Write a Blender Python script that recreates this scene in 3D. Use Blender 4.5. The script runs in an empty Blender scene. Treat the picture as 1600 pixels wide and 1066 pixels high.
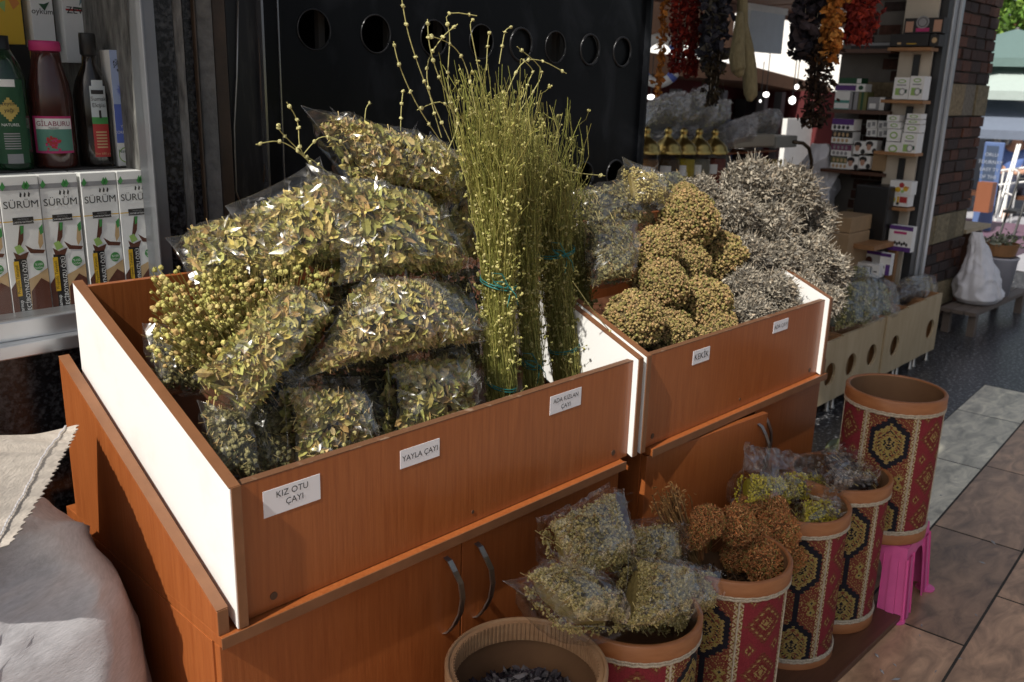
import bpy, bmesh, math, random
import numpy as np
from mathutils import Vector, Matrix, noise as mnoise

random.seed(7)
RNG = np.random.default_rng(7)
scene = bpy.context.scene
COL = scene.collection

# ------------------------------------------------------------------ camera
F_PX = 1416.0
def _n(v): return v / np.linalg.norm(v)
_dn = _n(np.array([-145.0, 4997.0, F_PX]))
_X = np.array([1425.0, -360.0, F_PX]); _X = _n(_X - _dn * _X.dot(_dn))
_Y = np.cross(-_dn, _X)
if _Y[2] < 0: _Y = -_Y
RW = np.stack([_X, _Y, -_dn])                 # camera (right, down, forward) -> world
EYE = np.array([0.0, 0.0, 1.6])
def ray(px, py): return RW @ np.array([px - 800.0, py - 533.0, F_PX])
def on_y(px, py, y): r = ray(px, py); return EYE + r * (y / r[1])
def on_x(px, py, x): r = ray(px, py); return EYE + r * (x / r[0])
def on_z(px, py, z): r = ray(px, py); return EYE + r * ((z - 1.6) / r[2])
def at(px, py, d): return EYE + ray(px, py) * (d / F_PX)

cam_d = bpy.data.cameras.new('camera')
cam = bpy.data.objects.new('camera', cam_d); COL.objects.link(cam)
cam_d.sensor_width = 23.5
cam_d.lens = F_PX * 23.5 / 1600.0
cam_d.clip_start = 0.05; cam_d.clip_end = 500
cam_d.dof.use_dof = True; cam_d.dof.focus_distance = 1.85; cam_d.dof.aperture_fstop = 4.5
M = Matrix.Identity(4)
for r in range(3):
    M[r][0] = RW[r, 0]; M[r][1] = -RW[r, 1]; M[r][2] = -RW[r, 2]; M[r][3] = EYE[r]
cam.matrix_world = M
scene.camera = cam

# ------------------------------------------------------------------ light
SUN_FROM = Vector((-1.0, -0.13, 1.16)).normalized()
world = bpy.data.worlds.new('World'); scene.world = world; world.use_nodes = True
wn = world.node_tree
sky = wn.nodes.new('ShaderNodeTexSky'); sky.sky_type = 'NISHITA'; sky.sun_disc = False; sky.dust_density = 4.0; sky.ozone_density = 0.4
sky.sun_elevation = math.asin(SUN_FROM.z); sky.sun_rotation = math.atan2(SUN_FROM.x, SUN_FROM.y)
bg = wn.nodes['Background']; bg.inputs['Strength'].default_value = 0.07
hs = wn.nodes.new('ShaderNodeHueSaturation'); hs.inputs['Saturation'].default_value = 0.65   # thin summer haze
wn.links.new(sky.outputs[0], hs.inputs['Color']); wn.links.new(hs.outputs[0], bg.inputs['Color'])
sun_d = bpy.data.lights.new('sun', 'SUN'); sun_d.energy = 4.0; sun_d.angle = math.radians(0.6)
sun_d.color = (1.0, 0.95, 0.86)
sun = bpy.data.objects.new('sun', sun_d); COL.objects.link(sun)
sun.rotation_euler = SUN_FROM.to_track_quat('Z', 'Y').to_euler()
vs = scene.view_settings
scene.display_settings.display_device = 'sRGB'
vs.view_transform = 'Standard'; vs.look = 'None'; vs.exposure = 0.42; vs.gamma = 1.0
vs.use_curve_mapping = False
scene.cycles.transparent_max_bounces = 24
scene.cycles.max_bounces = 8

# ------------------------------------------------------------------ materials
MATS = {}
def mat(name, base=(0.5, 0.5, 0.5), rough=0.5, metal=0.0, attr=False, noise_amt=0.0, noise_scale=8.0,
        stretch=(1, 1, 1), base2=None, bump=0.0, bump_scale=None, spec=0.5, emit=0.0, thresh=None, coat=0.0, distort=0.0):
    if name in MATS: return MATS[name]
    m = bpy.data.materials.new(name); m.use_nodes = True
    nt = m.node_tree; N = nt.nodes; L = nt.links
    b = N['Principled BSDF']
    b.inputs['Base Color'].default_value = (*base, 1); b.inputs['Roughness'].default_value = rough
    b.inputs['Metallic'].default_value = metal; b.inputs['Specular IOR Level'].default_value = spec
    if coat: b.inputs['Coat Weight'].default_value = coat; b.inputs['Coat Roughness'].default_value = 0.15
    if emit:
        b.inputs['Emission Color'].default_value = (*base, 1); b.inputs['Emission Strength'].default_value = emit
    tc = N.new('ShaderNodeTexCoord'); mp = N.new('ShaderNodeMapping'); mp.inputs['Scale'].default_value = stretch
    L.new(tc.outputs['Object'], mp.inputs['Vector'])
    src = None
    if attr:
        a = N.new('ShaderNodeVertexColor'); a.layer_name = 'Col'; src = a.outputs['Color']
    if base2 is not None or noise_amt:
        t = N.new('ShaderNodeTexNoise'); t.inputs['Scale'].default_value = noise_scale
        t.inputs['Detail'].default_value = 6; t.inputs['Roughness'].default_value = 0.62
        t.inputs['Distortion'].default_value = distort
        L.new(mp.outputs[0], t.inputs['Vector'])
        fac = t.outputs['Fac']
        rp = N.new('ShaderNodeMapRange')
        lo, hi = thresh if thresh else (0.3, 0.7)
        rp.inputs['From Min'].default_value = lo; rp.inputs['From Max'].default_value = hi
        L.new(fac, rp.inputs['Value']); fac = rp.outputs['Result']
        if base2 is not None:
            mx = N.new('ShaderNodeMix'); mx.data_type = 'RGBA'
            L.new(fac, mx.inputs['Factor'])
            mx.inputs['A'].default_value = (*base, 1); mx.inputs['B'].default_value = (*base2, 1)
            src = mx.outputs['Result']
        else:
            mr = N.new('ShaderNodeMapRange'); mr.inputs['To Min'].default_value = 1 - noise_amt
            mr.inputs['To Max'].default_value = 1 + noise_amt; L.new(fac, mr.inputs['Value'])
            mm = N.new('ShaderNodeMix'); mm.data_type = 'RGBA'; mm.blend_type = 'MULTIPLY'
            mm.inputs['Factor'].default_value = 1
            if src is not None: L.new(src, mm.inputs['A'])
            else: mm.inputs['A'].default_value = (*base, 1)
            L.new(mr.outputs['Result'], mm.inputs['B']); src = mm.outputs['Result']
    if src is not None: L.new(src, b.inputs['Base Color'])
    if bump:
        t2 = N.new('ShaderNodeTexNoise'); t2.inputs['Scale'].default_value = bump_scale or noise_scale
        t2.inputs['Detail'].default_value = 5; L.new(mp.outputs[0], t2.inputs['Vector'])
        bp = N.new('ShaderNodeBump'); bp.inputs['Strength'].default_value = bump; bp.inputs['Distance'].default_value = 0.01
        L.new(t2.outputs['Fac'], bp.inputs['Height']); L.new(bp.outputs[0], b.inputs['Normal'])
    MATS[name] = m
    return m

def film_mat(name, tint=(0.97, 0.97, 0.96), gloss=0.07, haze=0.05, rough=0.10, bump=0.5):
    m = bpy.data.materials.new(name); m.use_nodes = True
    nt = m.node_tree; N = nt.nodes; L = nt.links; N.clear()
    out = N.new('ShaderNodeOutputMaterial')
    tr = N.new('ShaderNodeBsdfTransparent'); tr.inputs[0].default_value = (*tint, 1)
    gl = N.new('ShaderNodeBsdfGlossy'); gl.inputs['Roughness'].default_value = rough
    df = N.new('ShaderNodeBsdfDiffuse'); df.inputs[0].default_value = (0.8, 0.8, 0.82, 1)
    if bump:
        tc = N.new('ShaderNodeTexCoord'); t = N.new('ShaderNodeTexNoise'); t.inputs['Scale'].default_value = 9; t.inputs['Detail'].default_value = 2
        L.new(tc.outputs['Object'], t.inputs['Vector'])
        mx = N.new('ShaderNodeMix'); mx.data_type = 'VECTOR'; mx.inputs['Factor'].default_value = 0.06
        L.new(tc.outputs['Object'], mx.inputs['A']); L.new(t.outputs['Color'], mx.inputs['B'])
        vo = N.new('ShaderNodeTexVoronoi'); vo.feature = 'F1'; vo.inputs['Scale'].default_value = 11; L.new(mx.outputs['Result'], vo.inputs['Vector'])
        mr = N.new('ShaderNodeMapRange'); mr.inputs['From Min'].default_value = .42; mr.inputs['From Max'].default_value = .62; mr.inputs['To Min'].default_value = .12; L.new(t.outputs['Fac'], mr.inputs['Value'])
        ml = N.new('ShaderNodeMath'); ml.operation = 'MULTIPLY'; L.new(vo.outputs['Distance'], ml.inputs[0]); L.new(mr.outputs['Result'], ml.inputs[1])
        bp = N.new('ShaderNodeBump'); bp.inputs['Strength'].default_value = bump; bp.inputs['Distance'].default_value = 0.03
        L.new(ml.outputs[0], bp.inputs['Height']); L.new(bp.outputs[0], gl.inputs['Normal'])
    fr = N.new('ShaderNodeFresnel'); fr.inputs['IOR'].default_value = 1.45
    ad = N.new('ShaderNodeMath'); ad.operation = 'MULTIPLY_ADD'
    ad.inputs[1].default_value = 0.2; ad.inputs[2].default_value = gloss - 0.03
    ad.use_clamp = True
    L.new(fr.outputs[0], ad.inputs[0])
    m1 = N.new('ShaderNodeMixShader'); m1.inputs[0].default_value = haze
    L.new(tr.outputs[0], m1.inputs[1]); L.new(df.outputs[0], m1.inputs[2])
    m2 = N.new('ShaderNodeMixShader'); L.new(ad.outputs[0], m2.inputs[0])
    L.new(m1.outputs[0], m2.inputs[1]); L.new(gl.outputs[0], m2.inputs[2]); L.new(m2.outputs[0], out.inputs[0])
    MATS[name] = m
    return m

wood = mat('cherry_laminate', (0.245, 0.066, 0.017), 0.30, base2=(0.325, 0.100, 0.028), noise_scale=6, stretch=(18, 18, 1.0), bump=0.05, bump_scale=9, distort=.35)
dusty = mat('dusty_edge_band', (0.13, 0.058, 0.027), 0.6, base2=(.36, .27, .20), noise_scale=22, thresh=(.56, .78), stretch=(1, 1, 1))
wood_edge = mat('brown_edge_band', (0.16, 0.068, 0.030), 0.45, base2=(0.21, 0.092, 0.042), noise_scale=6, stretch=(3, 3, 3))
board_dark = mat('dark_board', (0.075, 0.030, 0.016), 0.4, base2=(0.11, 0.047, 0.025), noise_scale=6, stretch=(1, 12, 12))
white_mel = mat('white_melamine', (0.78, 0.78, 0.77), 0.4, base2=(.70, .69, .66), noise_scale=7, thresh=(.55, .8))
paper = mat('label_paper', (0.72, 0.73, 0.78), 0.5)
ink = mat('ink', (0.02, 0.02, 0.025), 0.6)
steel = mat('brushed_steel', (0.42, 0.40, 0.37), 0.38, 1.0, noise_amt=0.15, noise_scale=30)
screw = mat('screw_cap', (0.07, 0.035, 0.02), 0.5)
alum = mat('aluminium', (0.50, 0.52, 0.55), 0.35, 0.85, noise_amt=0.1, noise_scale=3)
granite = mat('black_granite', (0.010, 0.010, 0.012), 0.25, base2=(0.085, 0.088, 0.095), noise_scale=95, thresh=(0.46, 0.72))
concrete = mat('grey_plaster', (0.10, 0.098, 0.092), 0.85, base2=(0.20, 0.195, 0.185), noise_scale=30, bump=0.4, bump_scale=60)
doorblk = mat('black_painted_steel', (0.003, 0.0035, 0.0045), 0.34, base2=(0.022, 0.024, 0.029), noise_scale=6, bump=0.08, bump_scale=6, thresh=(0.5, 0.8), spec=0.2, distort=.8, stretch=(1, 1, .6))
voidm = mat('dark_void', (0.006, 0.006, 0.007), 0.9)
brownm = mat('brown_steel', (0.055, 0.035, 0.022), 0.5, noise_amt=0.3, noise_scale=20)
herb = mat('dried_herb', (0.3, 0.3, 0.1), 0.75, attr=True, noise_amt=0.25, noise_scale=120, spec=0.25)
film = film_mat('cellophane', gloss=.06, haze=.010, rough=.25, bump=.7)
film_soft = film_mat('cellophane_cloudy', gloss=0.05, haze=0.02, rough=0.22, bump=.9)
glass = film_mat('window_glass', tint=(0.985, 0.99, 0.99), gloss=0.035, haze=0.0, rough=0.02, bump=0.0)
thread = mat('teal_thread', (0.015, 0.16, 0.15), 0.7)
barrel_wood = mat('barrel_wood', (0.27, 0.10, 0.034), 0.42, base2=(0.36, 0.15, 0.06), noise_scale=5, stretch=(3, 3, 14))
tan_wood = mat('tan_wood', (0.36, 0.20, 0.10), 0.6, base2=(0.46, 0.28, 0.15), noise_scale=6, stretch=(4, 4, 10))
inner_wood = mat('barrel_inside', (0.16, 0.08, 0.038), 0.75, base2=(0.21, 0.11, 0.05), noise_scale=7)  # darkened to paint in the shade inside the barrels
braid_m = mat('braid_trim', (0.46, 0.40, 0.31), 0.85, noise_amt=0.3, noise_scale=150, bump=0.6, bump_scale=160)
kilim = mat('kilim_fabric', (0.3, 0.02, 0.03), 0.85, attr=True, noise_amt=0.25, noise_scale=260, bump=0.3, bump_scale=420, spec=0.2)
pink = mat('pink_plastic', (0.74, 0.13, 0.38), 0.38, noise_amt=0.08, noise_scale=12)
marble = mat('marble_tile', (0.3, 0.2, 0.15), 0.28, attr=True, noise_amt=0.5, noise_scale=6, stretch=(1.0, 2.4, 1), bump=0.03, bump_scale=20, distort=1.0)
grout = mat('tile_grout', (0.05, 0.047, 0.043), 0.9, noise_amt=0.3, noise_scale=30)
terrazzo = mat('dark_terrazzo', (0.022, 0.022, 0.024), 0.33, base2=(0.34, 0.34, 0.35), noise_scale=55, thresh=(0.52, 0.66))
sackm = mat('woven_sack', (0.47, 0.46, 0.48), 0.45, noise_amt=0.16, noise_scale=45, stretch=(1, 1, 6), bump=0.16, bump_scale=110)
bagwhite = mat('white_plastic_bag', (0.72, 0.72, 0.76), 0.4, noise_amt=0.08, noise_scale=20)
brickm = mat('old_brick', (0.1, 0.05, 0.04), 0.85, attr=True, noise_amt=0.4, noise_scale=40, bump=0.6, bump_scale=60)
mortar = mat('mortar', (0.07, 0.06, 0.052), 0.95, noise_amt=0.3, noise_scale=40, bump=0.5, bump_scale=50)
pine = mat('pale_pine', (0.42, 0.32, 0.19), 0.6, base2=(0.52, 0.42, 0.27), noise_scale=5, stretch=(4, 4, 0.8))
pine_dark = mat('orange_pine', (0.34, 0.17, 0.07), 0.6, noise_amt=0.2, noise_scale=8)
brass = mat('brass', (0.55, 0.40, 0.13), 0.28, 1.0, noise_amt=0.15, noise_scale=20)
cream = mat('cream_panel', (0.55, 0.48, 0.38), 0.6, noise_amt=0.06, noise_scale=6)
card = mat('cardboard', (0.36, 0.24, 0.13), 0.8, noise_amt=0.1, noise_scale=12)
lampm = mat('lamp_glow', (1.0, 0.97, 0.92), 0.5, emit=2.5)
def flat(name, c, r=0.55): return mat(name, c, r, noise_amt=0.05, noise_scale=15)
W = flat('print_white', (0.84, 0.84, 0.82)); BLK = flat('print_black', (0.022, 0.02, 0.02)); YEL = flat('print_yellow', (0.72, 0.44, 0.02))
GRN = flat('print_green', (0.06, 0.28, 0.07)); DGRN = flat('print_dark_green', (0.012, 0.075, 0.03)); LGRN = flat('print_light_green', (0.32, 0.50, 0.14))
BRN = flat('print_brown', (0.11, 0.035, 0.02)); RED = flat('print_red', (0.42, 0.03, 0.03)); MAG = flat('print_magenta', (0.50, 0.03, 0.16))
BLU = flat('print_blue', (0.12, 0.18, 0.58)); LBLU = flat('print_light_blue', (0.42, 0.52, 0.78)); PUR = flat('print_purple', (0.10, 0.03, 0.20))
ORG = flat('print_orange', (0.62, 0.22, 0.04)); SKIN = flat('print_skin', (0.50, 0.28, 0.19)); GREY = flat('print_grey', (0.30, 0.30, 0.31)); TAN = flat('print_tan', (0.55, 0.38, 0.20))
darkglass = mat('dark_bottle_glass', (0.012, 0.008, 0.006), 0.06, coat=0.5)
greenglass = mat('green_bottle_glass', (0.008, 0.035, 0.014), 0.08, coat=0.5)
juice = mat('red_brown_juice', (0.055, 0.014, 0.010), 0.08, coat=0.6)
blackpl = mat('black_plastic', (0.012, 0.012, 0.013), 0.4)

# ------------------------------------------------------------------ mesh builder
class MB:
    def __init__(s): s.v = []; s.lp = []; s.ln = []; s.mi = []; s.c = []; s.nv = 0
    def add(s, verts, faces, m=0, col=(1, 1, 1)):
        verts = np.asarray(verts, float).reshape(-1, 3); off = s.nv
        s.v.append(verts); s.nv += len(verts)
        s.lp.append(np.array([i for f in faces for i in f], np.int64) + off)
        s.ln.append(np.array([len(f) for f in faces], np.int64))
        s.mi.append(np.full(len(faces), m, np.int64))
        s.c.append(np.tile(np.array(col, float), (len(faces), 1)))
    def inst(s, tv, tf, A, pos, cols, m=0):
        """N copies of a template: A (N,3,3) maps template to world"""
        tv = np.asarray(tv, float); tf = np.asarray(tf, np.int64); n = len(pos)
        V = np.einsum('nij,kj->nki', A, tv) + np.asarray(pos)[:, None, :]
        k = len(tv); Fi = tf[None] + (np.arange(n) * k)[:, None, None] + s.nv
        s.v.append(V.reshape(-1, 3)); s.nv += n * k
        s.lp.append(Fi.reshape(-1)); s.ln.append(np.full(n * len(tf), tf.shape[1], np.int64))
        s.mi.append(np.full(n * len(tf), m, np.int64)); s.c.append(np.repeat(np.asarray(cols, float), len(tf), 0))
    def box(s, x0, x1, y0, y1, z0, z1, m=0, col=(1, 1, 1)):
        v = [(x0, y0, z0), (x1, y0, z0), (x1, y1, z0), (x0, y1, z0), (x0, y0, z1), (x1, y0, z1), (x1, y1, z1), (x0, y1, z1)]
        s.add(v, [(0, 3, 2, 1), (4, 5, 6, 7), (0, 1, 5, 4), (1, 2, 6, 5), (2, 3, 7, 6), (3, 0, 4, 7)], m, col)
    def prism(s, poly, d, m=0, col=(1, 1, 1)):
        """polygon (list of 3D points) extruded by vector d"""
        p = np.array(poly, float); n = len(p); q = p + np.array(d, float)
        s.add(np.vstack([p, q]), [tuple(range(n))[::-1], tuple(range(n, 2 * n))] + [(i, (i + 1) % n, n + (i + 1) % n, n + i) for i in range(n)], m, col)
    def poly(s, pts, m=0, col=(1, 1, 1)): s.add(pts, [tuple(range(len(pts)))], m, col)
    def tube(s, pts, r, n=8, m=0, col=(1, 1, 1), cap=True):
        pts = np.array(pts, float); k = len(pts); rs = np.full(k, r, float) if np.isscalar(r) else np.array(r, float)
        V = []
        up = np.array([0.0, 0.0, 1.0])
        for i in range(k):
            t = _n(pts[min(i + 1, k - 1)] - pts[max(i - 1, 0)] + 1e-9)
            a = np.cross(t, up if abs(t[2]) < 0.9 else np.array([1.0, 0, 0])); a = _n(a); b = np.cross(t, a)
            for j in range(n):
                th = 2 * math.pi * j / n; V.append(pts[i] + rs[i] * (math.cos(th) * a + math.sin(th) * b))
        Fc = [(i * n + j, i * n + (j + 1) % n, (i + 1) * n + (j + 1) % n, (i + 1) * n + j) for i in range(k - 1) for j in range(n)]
        if cap: Fc += [tuple(range(n))[::-1], tuple(range((k - 1) * n, k * n))]
        s.add(V, Fc, m, col)
    def lathe(s, prof, c, n=40, m=0, col=(1, 1, 1), closed=False):
        V = [(c[0] + r * math.cos(2 * math.pi * j / n), c[1] + r * math.sin(2 * math.pi * j / n), c[2] + z) for r, z in prof for j in range(n)]
        k = len(prof)
        Fc = [(i * n + j, i * n + (j + 1) % n, ((i + 1) % k) * n + (j + 1) % n, ((i + 1) % k) * n + j) for i in range(k if closed else k - 1) for j in range(n)]
        s.add(V, Fc, m, col)
    def build(s, name, mats, parent=None, smooth=False, local=False, bevel=0.0):
        me = bpy.data.meshes.new(name)
        V = np.vstack(s.v); lp = np.concatenate(s.lp); ln = np.concatenate(s.ln); mi = np.concatenate(s.mi); c = np.vstack(s.c)
        me.vertices.add(len(V)); me.vertices.foreach_set('co', V.astype(np.float32).ravel())
        me.loops.add(len(lp)); me.loops.foreach_set('vertex_index', lp.astype(np.int32))
        st = np.concatenate([[0], np.cumsum(ln)[:-1]])
        me.polygons.add(len(ln)); me.polygons.foreach_set('loop_start', st.astype(np.int32))
        me.polygons.foreach_set('loop_total', ln.astype(np.int32))
        me.polygons.foreach_set('material_index', mi.astype(np.int32))
        me.polygons.foreach_set('use_smooth', np.full(len(ln), smooth))
        if not isinstance(mats, (list, tuple)): mats = [mats]
        for m_ in mats: me.materials.append(m_)
        ca = me.color_attributes.new('Col', 'FLOAT_COLOR', 'CORNER')
        cc = np.repeat(np.hstack([c, np.ones((len(c), 1))]), ln, 0)
        ca.data.foreach_set('color', cc.astype(np.float32).ravel())
        me.update(calc_edges=True); me.validate()
        o = bpy.data.objects.new(name, me); COL.objects.link(o)
        if parent is not None:
            o.parent = parent
            if not local and parent.parent is None and parent.type == 'EMPTY':
                o.matrix_parent_inverse = Matrix.Translation(-parent.location)
        if bevel:
            b = o.modifiers.new('bevel', 'BEVEL'); b.width = bevel; b.segments = 2; b.limit_method = 'ANGLE'
        return o

def tag(o, label=None, cat=None, group=None, kind=None):
    if label: o['label'] = label
    if cat: o['category'] = cat
    if group: o['group'] = group
    if kind: o['kind'] = kind
    return o
def thing(name, label, cat, loc=(0, 0, 0), group=None):
    o = bpy.data.objects.new(name, None); COL.objects.link(o); o.empty_display_size = 0.05
    o.location = Vector([float(a) for a in loc]); return tag(o, label, cat, group)
def dup(root, loc, rot=None, scale=1.0, label=None):
    r = root.copy(); COL.objects.link(r); r.location = Vector([float(a) for a in loc])
    if rot is not None: r.rotation_euler = rot
    r.scale = (scale,) * 3
    if label: r['label'] = label
    for ch in list(root.children):
        c = ch.copy(); COL.objects.link(c); c.parent = r
        for g in ch.children:
            d = g.copy(); COL.objects.link(d); d.parent = c
    return r

def _rows(a): return a / np.linalg.norm(a, axis=1, keepdims=True)
_txt = {}
def text(mb, s, size, o, xd, yd, m=0, align='CENTER'):
    """lettering laid out from point o along xd, up yd (its own small mesh)"""
    if (s, align) not in _txt:
        cu = bpy.data.curves.new('t', 'FONT'); cu.body = s; cu.align_x = align; cu.size = 1; cu.resolution_u = 3; cu.offset = 0.0
        ob = bpy.data.objects.new('t', cu); COL.objects.link(ob)
        dg = bpy.context.evaluated_depsgraph_get()
        me = bpy.data.meshes.new_from_object(ob.evaluated_get(dg))
        V = [tuple(v.co) for v in me.vertices]; Fc = [tuple(p.vertices) for p in me.polygons]
        bpy.data.objects.remove(ob); bpy.data.curves.remove(cu); bpy.data.meshes.remove(me)
        _txt[(s, align)] = (V, Fc)
    V, Fc = _txt[(s, align)]
    if not V: return
    o = np.array(o, float); xd = np.array(xd, float); yd = np.array(yd, float)
    mb.add([o + size * (v[0] * xd + v[1] * yd) for v in V], Fc, m)

def rand_rot(n, normals=None, tilt=0.6, rng=RNG):
    """n random frames whose z axis lies near the given normals"""
    if normals is None: z = rng.normal(size=(n, 3))
    else: z = normals + rng.normal(size=(n, 3)) * tilt
    z /= np.linalg.norm(z, axis=1, keepdims=True)
    a = rng.normal(size=(n, 3)); x = a - (a * z).sum(1, keepdims=True) * z; x /= np.linalg.norm(x, axis=1, keepdims=True)
    return np.stack([x, np.cross(z, x), z], axis=2)
LEAF_V = [(-.5, 0, .02), (-.22, .42, .13), (.18, .37, .10), (.5, .02, .12), (.2, -.40, .16), (-.2, -.44, .09), (-.2, 0, -.03), (.2, .01, -.02)]
LEAF_F = [(0, 6, 1), (1, 6, 7), (1, 7, 2), (2, 7, 3), (0, 5, 6), (5, 7, 6), (5, 4, 7), (4, 3, 7)]
OCT_V = [(1, 0, 0), (-1, 0, 0), (0, 1, 0), (0, -1, 0), (0, 0, 1), (0, 0, -1)]
OCT_F = [(0, 2, 4), (2, 1, 4), (1, 3, 4), (3, 0, 4), (2, 0, 5), (1, 2, 5), (3, 1, 5), (0, 3, 5)]
_t = (1 + 5 ** .5) / 2
ICO_V = np.array([(-1, _t, 0), (1, _t, 0), (-1, -_t, 0), (1, -_t, 0), (0, -1, _t), (0, 1, _t), (0, -1, -_t), (0, 1, -_t), (_t, 0, -1), (_t, 0, 1), (-_t, 0, -1), (-_t, 0, 1)]) / 1.902
ICO_F = [(0, 11, 5), (0, 5, 1), (0, 1, 7), (0, 7, 10), (0, 10, 11), (1, 5, 9), (5, 11, 4), (11, 10, 2), (10, 7, 6), (7, 1, 8), (3, 9, 4), (3, 4, 2), (3, 2, 6), (3, 6, 8), (3, 8, 9), (4, 9, 5), (2, 4, 11), (6, 2, 10), (8, 6, 7), (9, 8, 1)]
STEM_V = [(-.5, .02, 0), (-.5, -.02, 0), (-.5, 0, .03), (.5, .02, 0), (.5, -.02, 0), (.5, 0, .03)]
STEM_F = [(0, 1, 4, 3), (1, 2, 5, 4), (2, 0, 3, 5)]
def pal(n, colors, jit=0.18, rng=RNG):
    c = np.array(colors)[rng.integers(0, len(colors), n)]
    return c * (1 + rng.normal(size=(n, 1)) * jit).clip(0.4, 1.7)
def scaleA(A, sx, sy, sz):
    S = np.stack([sx, sy, sz], 1); return A * S[:, None, :]
def stems_np(mb, P, r, cols, m=0):
    """P (N,K,3) centre lines -> thin triangular stalks"""
    n, k, _ = P.shape
    T = P[:, 1:] - P[:, :-1]; T = np.concatenate([T, T[:, -1:]], 1); T /= np.linalg.norm(T, axis=2, keepdims=True) + 1e-9
    ref = np.where(np.abs(T[:, :, 2:3]) > 0.8, np.array([1.0, 0, 0]), np.array([0, 0, 1.0]))
    a = np.cross(T, ref); a /= np.linalg.norm(a, axis=2, keepdims=True) + 1e-9; b = np.cross(T, a)
    rr = np.broadcast_to(np.asarray(r, float).reshape(-1, 1, 1), (n, k, 1))
    V = np.stack([P + rr * (math.cos(t) * a + math.sin(t) * b) for t in (0, 2.094, 4.189)], 2).reshape(n, k * 3, 3)
    Fc = np.array([(i * 3 + j, i * 3 + (j + 1) % 3, (i + 1) * 3 + (j + 1) % 3, (i + 1) * 3 + j) for i in range(k - 1) for j in range(3)])
    Fi = Fc[None] + (np.arange(n) * k * 3)[:, None, None] + mb.nv
    mb.v.append(V.reshape(-1, 3)); mb.nv += n * k * 3
    mb.lp.append(Fi.reshape(-1)); mb.ln.append(np.full(n * len(Fc), 4, np.int64)); mb.mi.append(np.full(n * len(Fc), m, np.int64))
    mb.c.append(np.repeat(np.asarray(cols, float), len(Fc), 0))

# ------------------------------------------------------------------ ground
def ground():
    mb = MB(); mb.box(-12, 40, -10, 30, -0.3, 0.0); tag(mb.build('ground', terrazzo), kind='structure')
    # marble walkway, turned a few degrees from the shop fronts
    th = math.radians(4.3); u = np.array([math.cos(th), math.sin(th), 0]); w = np.array([-math.sin(th), math.cos(th), 0])
    o = np.array([3.5, 1.335, 0.0]); mb = MB(); g = 0.004; rng = np.random.default_rng(3)
    base = o - u * 6.4 - w * 0.31 * 11
    def slab(s0, s1, t0, t1, z, m, c):
        P = [o + u * s0 - w * t0, o + u * s1 - w * t0, o + u * s1 - w * t1, o + u * s0 - w * t1]
        mb.add([p + np.array([0, 0, z]) for p in P], [(3, 2, 1, 0)], m, c)
    slab(-7.2, 2.02, -0.002, 0.31 * 12, 0.004, 1, (1, 1, 1))
    cols = [(0.62, 0.58, 0.46), (0.43, 0.27, 0.165), (0.35, 0.20, 0.12), (0.50, 0.41, 0.29)]  # first: pale cream, lifted further for the street light it reflects
    for r_ in range(12):
        off = [1.22, 0.5, 0.1, 0.72][r_ % 4]; s = -7.6 + off; L_ = 0.78
        while s < 2.0:
            a, b = max(s, -7.2) + g, min(s + L_, 2.0) - g
            if b - a > 0.05:
                k = 0 if (r_ == 0 and b > 0.3) else (0 if r_ == 1 and b > 1.6 else (3 if (r_ in (3, 4) and s < -0.8) else rng.choice([1, 2, 1, 3], p=[.35, .3, .2, .15])))
                c = np.array(cols[k]) * (1 + rng.normal() * 0.12)
                slab(a, b, r_ * 0.31 + g, (r_ + 1) * 0.31 - g, 0.008, 0, c)
            s += L_
    tag(mb.build('walkway', [marble, grout]), kind='structure')
    mb = MB(); mb.poly([(9.6, -6, .006), (36, -6, .006), (36, 24, .006), (9.6, 24, .006)])
    pav = mat('pale_paving', (0.30, 0.30, 0.33), 0.8, base2=(0.42, 0.42, 0.45), noise_scale=3)
    tag(mb.build('pavement', pav), kind='structure')
ground()

# ------------------------------------------------------------------ added unseen sheet that keeps the sun off the stalls
def shade():
    t = thing('sun_block_sheet', 'high canvas canopy over the walkway, out of sight above the stalls', 'canopy', (0, 0, 6.0))
    mb = MB(); mb.box(-4.2, 3.5, -0.55, 0.63, 6.0, 6.05); mb.box(-.86, 3.5, 0.63, 2.6, 6.0, 6.05)
    mb.build('canvas', mat('sun_block_canvas', (0.30, 0.24, 0.18), 0.9), t)
shade()

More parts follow.
